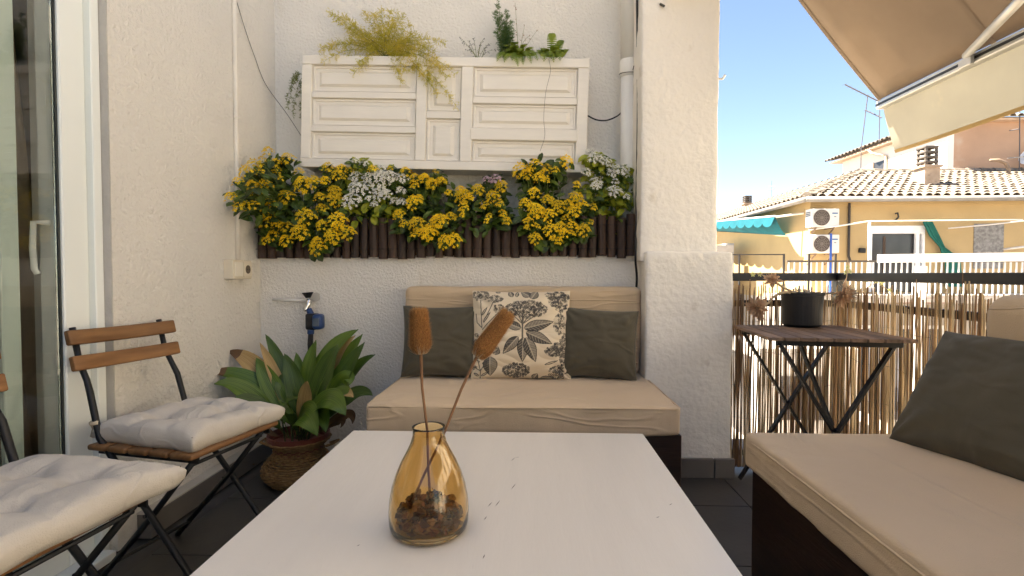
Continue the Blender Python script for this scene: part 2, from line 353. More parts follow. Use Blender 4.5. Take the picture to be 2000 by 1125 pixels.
sbar('stile', 588, 607.5, 128, 314); sbar('stile', 815, 835, 128, 314); sbar('stile', 902.5, 925, 128, 314); sbar('stile', 1127, 1148, 128, 314)
for y0, y1 in ((181, 193), (248, 260)): sbar('rail', 608, 814.5, y0, y1, .001)
sbar('rail', 835.5, 902, 216, 230, .001)
sbar('rail', 925.5, 1126.5, 186, 199, .001); sbar('rail', 922, 1130, 248, 271, -.005, .004)
def spanel(x0, x1, y0, y1):
    """raised and fielded door panel: sunk moulding, then a proud field"""
    X0, X1, Z0, Z1 = SX(x0), SX(x1), SZ(y1), SZ(y0); rings = [(0, .004), (.0012, .021), (.004, .021), (.006, .013), (.013, .0135), (.016, .021), (.031, .021), (.033, .023), (.050, .012), (.0515, .009)]
    v = []
    for d, y in rings:
        dz = min(d, (Z1 - Z0) * .4) if d > .03 else d
        dz = d if d <= .03 else .030 + (d - .030) * .55
        v += [(X0 + d, y, Z0 + dz), (X1 - d, y, Z0 + dz), (X1 - d, y, Z1 - dz), (X0 + d, y, Z1 - dz)]
    f = [(i*4+k, i*4+(k+1)%4, (i+1)*4+(k+1)%4, (i+1)*4+k) for i in range(len(rings)-1) for k in range(4)] + [tuple(range(4*len(rings)-4, 4*len(rings)))]
    MB().add(v, f).build('panel', WHITEWOOD, sb, local=True)
for y0, y1 in ((127.5, 181), (193, 248), (260, 314.5)): spanel(607.5, 815, y0, y1)
for y0, y1 in ((127.5, 216), (230, 314.5)): spanel(835, 902.5, y0, y1)
for y0, y1 in ((127.5, 186), (199, 248), (271, 314.5)): spanel(925, 1127, y0, y1)
m = MB(); W2 = (bx1 - bx0) / 2 - .003; H2 = (bz1 - bz0) / 2 - .004
m.box((-W2, .031, -H2), (-W2 + .02, .165, H2 - .01)); m.box((W2 - .02, .031, -H2), (W2, .165, H2 - .01)); m.box((-W2 + .02, .031, -H2), (W2 - .02, .165, -H2 + .02))
m.box((-W2 + .02, .031, -H2 + .02), (W2 - .02, .040, H2 - .05)); m.build('box_back', WHITEWOOD, sb, local=True)
MB().box((-W2 + .02, .04, H2 - .09), (W2 - .02, .165, H2 - .04)).build('soil', mat('soil', (.035, .022, .014), .95, .4, 40, bump=.01, bscale=80), sb, local=True)

# --- log planter on the ledge
pt = thing('log_planter', 'planter box fronted with upright dark brown half logs', 'planter', (-.33, 2.66, .95))
lx0, lx1 = atY(504, 460, 2.66).x, atY(1242, 460, 2.66).x
nl = 40; lmesh = []
for k in range(4):
    r_ = .0215 + .0012 * k; m = MB(); n = 10; v = []; zz = np.linspace(0, .21, 6)
    for z in zz:
        wob = .0012 * math.sin(z * 40 + k * 2)
        for t in range(n): a = 2 * math.pi * t / n; v.append((r_ * math.cos(a) * (1 + .05 * math.sin(3 * a + k)) + wob, r_ * math.sin(a), z))
    f = [(i*n+t, i*n+(t+1)%n, (i+1)*n+(t+1)%n, (i+1)*n+t) for i in range(5) for t in range(n)] + [tuple(range(n))[::-1], tuple(range(5*n, 6*n))]
    o = m.add(v, f).build('log_source', LOG, smooth=False); lmesh.append(o.data); bpy.data.objects.remove(o)
for i in range(nl):
    x = lx0 + (i + .5) * (lx1 - lx0) / nl
    o = inst(lmesh[rng.integers(4)], 'log', pt, (x + .33 + rng.normal(0, .0015), 0, .108 + rng.normal(0, .0035) - (.005 if i < 18 else 0)), (rng.normal(0, .01), rng.normal(0, .012), rng.uniform(0, 6)))
    o.scale = (1, 1, 1 + rng.normal(0, .02))
MB().box((lx0, 2.688, 1.07), (lx1, 2.70, 1.25)).build('back_board', LOG, pt)
MB().box((lx0 + .01, 2.70, 1.075), (lx1 - .01, 2.86, 1.215)).build('soil', mat('soil', (.035, .022, .014)), pt)
m = MB()
for z in (1.10, 1.22): m.tube([(lx0, 2.634, z), (lx1, 2.634, z)], .0012, 4)
m.build('wire', BLACKMETAL, pt)

# --- garden tap and watering timer on the back wall
CHROME = mat('chrome', (.75, .73, .70), .18, .05, 6, metal=1)
tp = thing('garden_tap', 'chrome garden tap with a black handle on the stucco wall', 'tap', tuple(atY(603, 590, YL)))
a, b = atY(533, 585, 2.655), atY(600, 588, 2.655)
MB().tube([a, b], .008, 10).build('supply_pipe', PIPE, tp, smooth=True)
MB().tube([atY(617, 580, YL - .001), atY(617, 580, 2.672)], .024, 20).build('wall_flange', mat('flange_grey', (.45, .42, .38), .4), tp, smooth=False)
m = MB(); m.tube([atY(604, 588, 2.672), atY(604, 590, 2.61)], .013, 12); m.tube([atY(604, 584, 2.61), atY(602, 596, 2.61), atY(597, 604, 2.60), atY(597, 608, 2.60)], [.014, .014, .012, .012], 12)
m.build('body', CHROME, tp, smooth=True)
MB().tube([atY(602, 582, 2.61), atY(601, 571, 2.61)], [.012, .030], 14).build('handle', BLACKMETAL, tp)
tm = thing('watering_timer', 'blue and black watering timer screwed below the tap', 'timer', tuple(atY(615, 628, 2.59)))
BLUE = mat('blue_plastic', (.015, .05, .16), .35, .1, 5); BLK = mat('black_plastic', (.012, .012, .014), .4, .1, 5)
c = atY(611, 628, 2.59)
MB().tube([atY(603, 603, 2.60), atY(608, 616, 2.60)], [.014, .018], 12).build('inlet', BLUE, tm)
rbox(MB(), (c.x - .032, 2.565, c.z - .042), (c.x + .026, 2.625, c.z + .042), .012, .03).build('case', BLK, tm, smooth=True)
rbox(MB(), (c.x + .006, 2.555, c.z - .040), (c.x + .058, 2.615, c.z + .040), .018, .03).build('dial', BLUE, tm, smooth=True)
MB().box((c.x + .016, 2.5525, c.z - .02), (c.x + .046, 2.556, c.z + .02)).build('display', mat('display_grey', (.10, .13, .16), .2), tm)
MB().tube([atY(607, 644, 2.59), atY(607, 652, 2.59)], .017, 12).build('outlet', BLUE, tm)
MB().tube([atY(607, 652, 2.59), atY(606, 672, 2.59), atY(606, 700, 2.59)], [.013, .014, .010], 12).build('connector', BLK, tm)

# ================================================================== FURNITURE
def wr(seed, amp=.004, s=6):
    return lambda p, n: amp * nz(p, s, seed) + amp * .5 * nz((p[0] * 3, p[1] * 3, p[2] * 14), 4, seed + 2) * (1 - abs(n.z)) + amp * .35 * nz(p, 22, seed)
# --- sofa on the back wall
def sofa(name, label, rect, back, zt=.467, th=.108):
    (x0, y0), (x1, y1) = rect
    s = thing(name, label, 'sofa', ((x0 + x1) / 2, (y0 + y1) / 2, 0)); return s
s1 = thing('bench_sofa', 'dark wood bench sofa with beige mattress against the stucco wall', 'sofa', (-.03, 2.3, 0))
SZT = .467
MB().box((-.625, 1.95, 0), (.575, 1.985, SZT - .110)).build('front_board', DARKWOOD, s1, bevel=.003)
MB().box((.541, 1.986, 0), (.574, 2.64, SZT - .111)).build('side_board', DARKWOOD, s1, bevel=.003)
MB().box((-.624, 1.986, 0), (-.591, 2.64, SZT - .111)).build('side_board', DARKWOOD, s1, bevel=.003)
MB().box((-.590, 1.986, SZT - .15), (.540, 2.64, SZT - .112)).build('platform', DARKWOOD, s1)
def mfn(p, n):
    v = .008 * nz(p, 4, 2) + .006 * abs(nz((p.x * 9, p.y * 6, p.z * 3), 1.2, 4)) + .0015 * nz(p, 25, 6)
    if n.z > .5: v += .006 * (1 - ((p.x + .034) / .6) ** 4) * (1 - ((p.y - 2.28) / .36) ** 4)
    return v
rbox(MB(), (-.635, 1.93, SZT - .109), (.567, 2.655, SZT), .016, .022, mfn).build('mattress', BEIGE, s1, smooth=True)
m = MB(); m.tube([(-.633, 2.5, SZT - .006), (-.634, 1.96, SZT - .006), (-.62, 1.932, SZT - .006), (-.3, 1.929, SZT - .007), (.1, 1.93, SZT - .005), (.55, 1.931, SZT - .006), (.566, 1.95, SZT - .006), (.566, 2.5, SZT - .006)], .0035, 6); m.build('piping', BEIGE, s1, smooth=True)
def rim(x0, x1, y0, y1, z, r): 
    k = .02; return [(x0 + k, y0, z), (x1 - k, y0, z), (x1, y0 + k, z), (x1, y1, z)]
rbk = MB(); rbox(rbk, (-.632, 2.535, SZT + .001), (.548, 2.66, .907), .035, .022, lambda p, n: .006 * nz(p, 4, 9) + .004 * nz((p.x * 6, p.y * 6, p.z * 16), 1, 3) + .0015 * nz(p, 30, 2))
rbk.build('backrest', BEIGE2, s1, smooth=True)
# --- sofa along the railing
s2 = thing('bench_sofa', 'dark wood bench sofa with beige mattress along the railing', 'sofa', (1.06, 1.04, 0))
MB().box((.70, .42, 0), (.735, 1.625, SZT - .110)).build('front_board', DARKWOOD, s2, bevel=.003)
MB().box((.736, 1.592, 0), (1.45, 1.624, SZT - .111)).build('side_board', DARKWOOD, s2, bevel=.003)
MB().box((.736, .421, 0), (1.45, .452, SZT - .111)).build('side_board', DARKWOOD, s2, bevel=.003)
MB().box((.736, .453, SZT - .15), (1.45, 1.591, SZT - .112)).build('platform', DARKWOOD, s2)
def mfn2(p, n):
    v = .004 * nz(p, 4, 12) + .004 * abs(nz((p.x * 6, p.y * 9, p.z * 3), 1.2, 14)) + .0012 * nz(p, 25, 16)
    if n.z > .5: v += .006 * (1 - ((p.x - 1.07) / .4) ** 4) * (1 - ((p.y - 1.03) / .62) ** 4)
    return v
rbox(MB(), (.682, .41, SZT - .109), (1.46, 1.645, SZT), .016, .022, mfn2).build('mattress', BEIGE3, s2, smooth=True)
m = MB(); m.tube([(.6835, .43, SZT - .018), (.680, .8, SZT - .019), (.6815, 1.2, SZT - .018), (.684, 1.61, SZT - .019), (.70, 1.642, SZT - .018), (1.0, 1.646, SZT - .018), (1.4, 1.645, SZT - .018)], .0032, 6)
m.build('piping', BEIGE, s2, smooth=True)
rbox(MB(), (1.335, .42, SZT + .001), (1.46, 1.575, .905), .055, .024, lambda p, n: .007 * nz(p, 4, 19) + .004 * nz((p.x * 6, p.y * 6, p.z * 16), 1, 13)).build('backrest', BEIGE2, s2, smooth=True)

# --- scatter pillows
def pillow_mesh(w, h, t, n=56, seed=0, m_=.06):
    u = np.linspace(-1, 1, n + 1); U, V = np.meshgrid(u, u)
    prof = np.clip((1 - np.abs(U) ** 2.6) * (1 - np.abs(V) ** 2.6), 0, 1) ** .55
    X = U * w / 2 * (1 - m_ * (1 - V ** 2) * np.abs(U) ** 3); Z = V * h / 2 * (1 - m_ * (1 - U ** 2) * np.abs(V) ** 3)
    fr = []; 
    for sgn in (-1, 1):
        D = np.zeros_like(X)
        for i in range(n + 1):
            for j in range(n + 1):
                a = math.atan2(abs(V[i, j]) - 1.02, abs(U[i, j]) - 1.02)
                d = math.hypot(abs(V[i, j]) - 1.02, abs(U[i, j]) - 1.02)
                D[i, j] = .015 * math.sin(a * 11 + seed + 3 * (U[i, j] > 0) + 2 * (V[i, j] > 0)) * math.exp(-d * 2.4) + .010 * nz((X[i, j], Z[i, j], sgn), 9, seed) + .009 * abs(nz((X[i, j] * 2 + Z[i, j], Z[i, j] * 4, sgn), 6, seed + 4))
        fr.append(sgn * (prof * (t / 2) + D * np.minimum(1, prof * 1.5)))
    idx = np.arange((n + 1) ** 2).reshape(n + 1, n + 1)
    verts = np.concatenate([np.stack([X, fr[0], Z], -1).reshape(-1, 3), np.stack([X, fr[1], Z], -1).reshape(-1, 3)])
    N = (n + 1) ** 2; F = []
    for i in range(n):
        for j in range(n):
            q = (idx[i, j], idx[i, j+1], idx[i+1, j+1], idx[i+1, j]); F.append(q); F.append(tuple(N + k for k in q[::-1]))
    # sew the rims
    me = MB().add(verts, F); return me, U, V
def weld(o):
    bm = bmesh.new(); bm.from_mesh(o.data); bmesh.ops.remove_doubles(bm, verts=bm.verts, dist=1e-5); bm.to_mesh(o.data); bm.free()
    o.data.polygons.foreach_set('use_smooth', [True] * len(o.data.polygons))
def place(o, c, ux, uz):
    """orient so that local x follows ux and local z follows uz"""
    ux = Vector(ux).normalized(); uy = Vector(uz).cross(ux).normalized(); uz = ux.cross(uy)
    o.rotation_euler = Matrix((ux, uy, uz)).transposed().to_euler(); o.location = c
def pillow(label, w, h, t, c, ux, uz, seed, m_=OLIVE):
    mb, U, V = pillow_mesh(w, h, t, seed=seed); o = mb.build('pillow', m_); weld(o); place(o, c, ux, uz); return tag(o, label, 'pillow', 'scatter pillows on the sofas')
lean = (0, .22, 1)
pillow('dark olive pillow on the wall sofa, end next to the potted plant', .375, .345, .13, (-.435, 2.452, SZT + .178), (1, 0, .0), (.0, .17, 1), 1)
pillow('dark olive pillow tilted on the wall sofa, end next to the pillar', .37, .335, .13, (.325, 2.437, SZT + .172), (1, 0, -.06), (-.05, .17, 1), 5)
pillow('dark olive pillow leaning on the backrest of the railing sofa', .44, .39, .15, (1.245, 1.40, SZT + .162), (.26, -1, .0), (.62, .16, 1), 9)

# --- printed pillow: botanical print drawn as flat colour on the cloth
NP = 300
def draw_print(n):
    xs, ys = np.meshgrid(np.linspace(0, 1, n), np.linspace(0, 1, n)); C = np.zeros((n, n)); r = np.random.default_rng(3)
    def put(mask, val): np.maximum(C, np.where(mask, val, 0), out=C)
    def line(pts, wd=.006, val=.85):
        for (x0, y0), (x1, y1) in zip(pts[:-1], pts[1:]):
            dx, dy = x1 - x0, y1 - y0; L2 = dx*dx + dy*dy + 1e-9; t = np.clip(((xs-x0)*dx + (ys-y0)*dy) / L2, 0, 1)
            put(np.hypot(xs - x0 - t*dx, ys - y0 - t*dy) < wd, val)
    def leaf(x0, y0, x1, y1, wd=.05):
        dx, dy = x1-x0, y1-y0; L = math.hypot(dx, dy); t = ((xs-x0)*dx + (ys-y0)*dy) / L**2; s = ((xs-x0)*-dy + (ys-y0)*dx) / L
        tt = np.clip(t, 0, 1); wp = wd * np.sin(np.pi * tt ** .75) ** .9
        ins = (t > 0) & (t < 1) & (np.abs(s) < wp)
        vein = (np.abs(s) < .005) | (np.abs(np.sin((tt * 9 - np.abs(s) / wd * 1.6) * np.pi)) < .17)
        sh = np.where(s > 0, .92, .70)
        put(ins, 1.0 * 0 + sh); C[ins & vein] = .35
        put(ins & (np.abs(s) > wp - .007), 1)
    def umbel(cx, cy, rx, ry, k):
        for _ in range(k):
            a, q = r.uniform(0, 6.28), math.sqrt(r.uniform(0, 1)); x, y = cx + rx*q*math.cos(a), cy + ry*q*math.sin(a); rr = r.uniform(.007, .013)
            d = np.hypot(xs-x, ys-y); put((d < rr) & (d > rr*.45), r.uniform(.75, 1))
        e = ((xs-cx)/rx)**2 + ((ys-cy)/ry)**2; put((e < 1) & (np.sin(xs*330)*np.sin(ys*310) > .3), .6)
    def N(x, y): return (x-700)/580, (y-100)/505
    def lf(a, b, c, d, wd): leaf(*N(a, b), *N(c, d), wd)
    def ub(x, y, rx, ry, k): u, v = N(x, y); umbel(u, v, rx/580, ry/505, k)
    def ln(*p, wd=.005): line([N(*q) for q in p], wd)
    ub(1020, 215, 122, 52, 330); ln((1000, 255), (1000, 380), wd=.008)
    for dx in (-70, -35, 0, 35, 75): ln((1000, 300), (1010 + dx, 245))
    lf(1008, 325, 1180, 285, .062); lf(992, 325, 885, 285, .05); lf(1020, 345, 1170, 410, .062); lf(975, 370, 888, 465, .055); lf(1005, 375, 1000, 510, .058); lf(1020, 375, 1075, 510, .062)
    ub(752, 130, 48, 34, 60); ub(840, 152, 46, 24, 50); ub(862, 215, 34, 26, 30); ln((752, 160), (762, 320)); ln((830, 170), (775, 290)); ln((860, 235), (765, 330)); ln((762, 320), (730, 290), (722, 240))
    lf(762, 250, 795, 200, .014); lf(770, 290, 815, 230, .014)
    lf(940, 140, 920, 95, .03); lf(965, 140, 970, 100, .02); lf(1045, 140, 990, 100, .045); lf(1050, 155, 1085, 95, .05); lf(840, 100, 870, 112, .02)
    ub(1190, 130, 62, 26, 90); ub(1180, 165, 34, 34, 40); ub(1225, 180, 40, 50, 70); ub(1215, 300, 40, 60, 60); ln((1200, 150), (1230, 260), (1205, 340)); ub(1250, 140, 30, 20, 30)
    ub(1175, 450, 52, 28, 80); ub(1210, 440, 40, 40, 50); lf(1125, 525, 1205, 500, .014); ub(1195, 570, 46, 40, 80); ub(1250, 500, 40, 50, 60); ub(1250, 400, 30, 50, 50)
    ub(965, 558, 78, 42, 190); lf(815, 480, 815, 590, .075); lf(840, 470, 860, 425, .045); lf(860, 440, 800, 455, .03)
    for q in ((740, 500), (785, 520), (720, 540)): ln((755, 610), (758, 560), q); ub(*q, 14, 12, 8)
    lf(760, 590, 810, 565, .014); lf(750, 590, 715, 570, .014)
    lf(1060, 610, 1085, 575, .035); lf(1100, 605, 1180, 600, .03); lf(1200, 610, 1240, 590, .03); lf(720, 370, 735, 350, .03); lf(705, 420, 725, 380, .02)
    return C
CP = draw_print(NP + 1)
mb, U, V = pillow_mesh(.475, .425, .14, NP, seed=3, m_=.035)
pm = bpy.data.materials.new('printed_cotton'); pm.use_nodes = True; n_, l_ = pm.node_tree.nodes, pm.node_tree.links
b_ = n_['Principled BSDF']; b_.inputs['Roughness'].default_value = .9; b_.inputs['Sheen Weight'].default_value = .1
at_ = n_.new('ShaderNodeAttribute'); at_.attribute_name = 'print'
mx = n_.new('ShaderNodeMix'); mx.data_type = 'RGBA'; mx.inputs[6].default_value = (.72, .60, .43, 1); mx.inputs[7].default_value = (.028, .026, .026, 1)
l_.new(at_.outputs['Fac'], mx.inputs[0]); l_.new(mx.outputs[2], b_.inputs['Base Color'])
po = mb.build('pillow', pm)
ca = po.data.attributes.new('print', 'FLOAT', 'POINT')
ca.data.foreach_set('value', np.concatenate([CP[::-1].ravel(), CP[::-1].ravel()]).astype(np.float32))
weld(po); place(po, (-.045, 2.445, SZT + .213), (1, 0, -.0), (0, .20, 1))
tag(po, 'cream pillow printed with charcoal flowers and leaves', 'pillow', 'scatter pillows on the sofas')

# --- low white table
TZ = .441
tbx0, tbx1, tby1 = atY(690, 842, 1.70).x, atY(1256, 850, 1.70).x, 1.70
tt = thing('low_table', 'low white painted wooden table with worn scratches', 'table', ((tbx0 + tbx1) / 2, 1.2, 0))
rbox(MB(), (tbx0, .68, TZ - .035), (tbx1, tby1, TZ), .004, .12).build('tabletop', TABLEWHITE, tt, smooth=False)
for x in (tbx0 + .04, tbx1 - .11):
    for y in (.72, tby1 - .11): MB().box((x, y, 0), (x + .07, y + .07, TZ - .036)).build('leg', TABLEWHITE, tt, bevel=.003)
for y in (.73, tby1 - .08): MB().box((tbx0 + .111, y, TZ - .11), (tbx1 - .111, y + .025, TZ - .037)).build('apron', TABLEWHITE, tt)
m = MB()                                            # chipped scratches: thin dark slivers let into the paint
for (px, py, L, a) in ((1002, 897, .016, 1.2), (972, 983, .018, 1.3), (957, 985, .014, 1.25), (948, 1012, .010, 1.3), (945, 1087, .008, 1.4), (1010, 893, .007, .3), (700, 1065, .004, 1), (1003, 950, .02, 1.3), (1285, 1010, .006, .6), (1310, 985, .007, .8)):
    p = atZ(px, py, TZ + .0006); d = Vector((math.cos(a), math.sin(a), 0)) * L; q = Vector((-d.y, d.x, 0)).normalized() * .0011
    m.add([p - d, p + q, p + d, p - q], [(0, 3, 2, 1)])
m.build('scratch', mat('scratch_dark', (.12, .085, .06), .8), tt)

# --- amber vase with teasels
vc = atZ(838, 1034, TZ); VX, VY = vc.x, vc.y
vz = thing('glass_vase', 'amber glass bottle vase with a narrow neck on the white table', 'vase', (VX, VY, TZ))
prof = [(0, .002), (.055, .001), (.073, .003), (.079, .010), (.0815, .022), (.0822, .045), (.080, .07), (.075, .095), (.067, .12), (.056, .145), (.045, .165), (.037, .182), (.0325, .198), (.0322, .210), (.0338, .2155)]
inn = [(.0318, .2162), (.0295, .212), (.0288, .198), (.0332, .183), (.041, .166), (.052, .146), (.063, .121), (.071, .096), (.0757, .07), (.0778, .045), (.077, .024), (.073, .0125), (.055, .010), (0, .010)]
VG = bpy.data.materials.new('amber_glass'); VG.use_nodes = True; n_, l_ = VG.node_tree.nodes, VG.node_tree.links
b_ = n_['Principled BSDF']; b_.inputs['Base Color'].default_value = (.90, .69, .38, 1); b_.inputs['Roughness'].default_value = .02; b_.inputs['Transmission Weight'].default_value = 1; b_.inputs['IOR'].default_value = 1.47
MB().lathe(prof + inn, 64, (VX, VY, TZ)).build('bottle', VG, vz, smooth=True)
TS = thing('potpourri', 'brown potpourri of petals and seed pods inside the amber vase', 'potpourri', (VX, VY, TZ + .012)); TS['kind'] = 'stuff'
cols = [(.10, .035, .014), (.20, .075, .02), (.30, .15, .05), (.055, .02, .01), (.36, .22, .09)]
for ci, c in enumerate(cols):
    m = MB()
    for k in range(80):
        rr, aa = .064 * math.sqrt(rng.uniform()), rng.uniform(0, 6.28); zmax = .056 - 7.0 * rr * rr
        p = Vector((VX + rr * math.cos(aa), VY + rr * math.sin(aa), TZ + .018 + max(.003, zmax) * rng.uniform(0, 1)))
        s_ = rng.uniform(.007, .013); Rm = Matrix.Rotation(rng.uniform(0, 6.28), 3, Vector(rng.normal(size=3)).normalized())
        pts = []
        for q in range(7): a = q * math.tau / 7; pts.append(p + Rm @ Vector((math.cos(a) * s_, math.sin(a) * s_ * .75, .25 * s_ * math.sin(2 * a + ci))))
        ctr = p + Rm @ Vector((0, 0, -.4 * s_)); m.add(pts + [ctr], [(q, (q + 1) % 7, 7) for q in range(7)])
    o = m.build('petals', mat(f'dry_petal_{ci}', c, .8, .25, 60), TS); o['kind'] = 'stuff'
def teasel(label, head0, head1, foot, rh, seed):
    foot = Vector(foot); head0, head1 = Vector(head0), Vector(head1)
    t = thing('dried_teasel', label, 'dried flower', tuple(foot), 'dried teasels in the amber vase')
    mid = foot.lerp(head0, .5) + Vector((.003, 0, 0)); STEM = mat('dry_stem', (.22, .11, .05), .8, .3, 30)
    MB().tube([foot, foot.lerp(head0, .25), mid, foot.lerp(head0, .78) + Vector((-.002, 0, 0)), head0], [.0030, .0026, .0028, .0030, .0035], 7).build('stem', STEM, t, smooth=True)
    ax = (head1 - head0); L = ax.length; ax.normalize(); u = ax.orthogonal().normalized(); v = ax.cross(u)
    def rad(s): return rh * (.62 + .75 * s - .35 * s * s) if s < .08 else rh * min(1, .66 + 2.2 * s) * (1 - .30 * max(0, s - .25)) * (1 if s < .93 else math.sqrt(max(0, 1 - ((s - .93) / .075) ** 2)) * .6 + .4)
    m = MB(); n = 16; pr = np.linspace(0, 1, 12); vv = []
    for s in pr:
        for k in range(n): a = math.tau * k / n; vv.append(head0 + ax * (s * L) + (u * math.cos(a) + v * math.sin(a)) * rad(s) * .86)
    m.add(vv, [(i*n+k, i*n+(k+1)%n, (i+1)*n+(k+1)%n, (i+1)*n+k) for i in range(11) for k in range(n)] + [tuple(range(n))[::-1], tuple(range(11*n, 12*n))])
    m.build('core', mat('teasel_core', (.27, .12, .035), .9, .35, 300, bump=.004, bscale=500), t)
    r = np.random.default_rng(seed); m = MB()
    for k in range(3600):
        s = (k + r.uniform()) / 3600; a = k * 2.399963 + r.normal(0, .1); o_ = (u * math.cos(a) + v * math.sin(a)); p = head0 + ax * (s * L) + o_ * rad(s) * .82
        d = (o_ + ax * (.45 + s * .7) + Vector(r.normal(0, .12, 3))).normalized(); e = p + d * r.uniform(.004, .0105) ; sd = d.cross(ax).normalized() * .0007
        m.add([p - sd, p + sd, e], [(0, 1, 2)])
    o = m.build('bristles', mat('teasel_bristle', (.52, .28, .10), .8, .35, 200, transl=.4), t); o['kind'] = 'stuff'
    m = MB()
    for k in range(22):
        a = math.tau * k / 22 + r.uniform(0, .2); o_ = (u * math.cos(a) + v * math.sin(a)); p = head0 + ax * .002; q = p + o_ * rh * .55 + ax * -.002; e = p + o_ * rh * r.uniform(.85, 1.1) + ax * r.uniform(.004, .022)
        sd = ax.cross(o_) * .0016; m.add([p - sd, p + sd, q + sd, q - sd, e], [(0, 1, 2, 3), (3, 2, 4)])
    m.build('bracts', mat('teasel_bract', (.42, .30, .18), .8, .2, 60), t)
teasel('dried brown teasel standing upright in the amber vase', atY(822, 690, 1.06), atY(818, 604, 1.055), (VX + .004, VY + .0, TZ + .045), .0255, 1)
teasel('dried brown teasel leaning sideways in the amber vase', atY(931, 697, 1.10), atY(994, 611, 1.12), (VX - .045, VY - .005, TZ + .035), .0255, 2)

# --- folding bistro chairs (local: faces +x)
def make_chair():
    t = bpy.data.objects.new('folding_chair', None); COL.objects.link(t); OFF[t.name] = Vector((0, 0, 0))
    SH = .445
    for i, x0 in enumerate((-.185, -.107, -.029, .049, .127)):
        wd = .07 if i < 4 else .082
        rbox(MB(), (x0, -.185, SH - .018), (x0 + wd, .185, SH), .007, .06).build('seat_slat', CHAIRWOOD, t, smooth=True)
    for y in (-.15, .15):
        MB().bar((-.18, y, SH - .028), (.20, y, SH - .028), .006, .018).build('seat_rail', BLACKMETAL, t)
        s_ = 1 if y > 0 else -1
        MB().tube([(-.280, y, .80), (-.253, y, .69), (-.222, y + s_ * .002, .635), (-.205, y + s_ * .006, .60), (-.165, y + s_ * .01, .46), (.10, y + s_ * .01, .155), (.235, y + s_ * .01, 0)], [.009, .009, .009, .0098, .0098, .0098, .0098], 8).build('back_upright', BLACKMETAL, t, smooth=True)
        MB().tube([(.175, y - s_ * .012, SH - .03), (.02, y - s_ * .012, .235), (-.20, y - s_ * .012, 0)], .0095, 8).build('leg', BLACKMETAL, t, smooth=True)
        MB().tube([(.018, y - s_ * .02, .238), (.018, y + s_ * .022, .238)], .006, 8).build('pivot', BLACKMETAL, t)
    for (x, z, y) in ((-.14, .06, .14), (.175, .065, .16), (-.17, .43, .158), (.17, .40, .14)):
        MB().tube([(x, -y, z), (x, y, z)], .006, 8).build('cross_bar', BLACKMETAL, t)
    for (x, z) in ((-.268, .772), (-.250, .692)):
        mb = MB(); rbox(mb, (-.011, -.187, -.0235), (.011, .187, .0235), .006, .05, None)
        v = mb.v[0]; v[:, 0] -= .018 * (1 - (v[:, 1] / .195) ** 2); a = R(-14)
        vv = v.copy(); vv[:, 0] = v[:, 0] * math.cos(a) + v[:, 2] * math.sin(a) + x + .018; vv[:, 2] = -v[:, 0] * math.sin(a) * 1 + v[:, 2] * math.cos(a) + z; mb.v[0] = vv
        mb.build('back_slat', CHAIRWOOD, t, smooth=True)
    return t
chair = make_chair()
tag(chair, 'folding wooden slat chair in front of the plain stucco, next to the potted plant', 'chair', 'folding chairs beside the low table')
chair.location = (-1.145, 1.655, 0); chair.rotation_euler = (0, 0, R(-12))
chair2 = copy_tree(chair); chair2.location = (-1.135, 1.055, 0); chair2.rotation_euler = (0, 0, R(-5))
chair2['label'] = 'folding wooden slat chair in front of the sliding glass door'
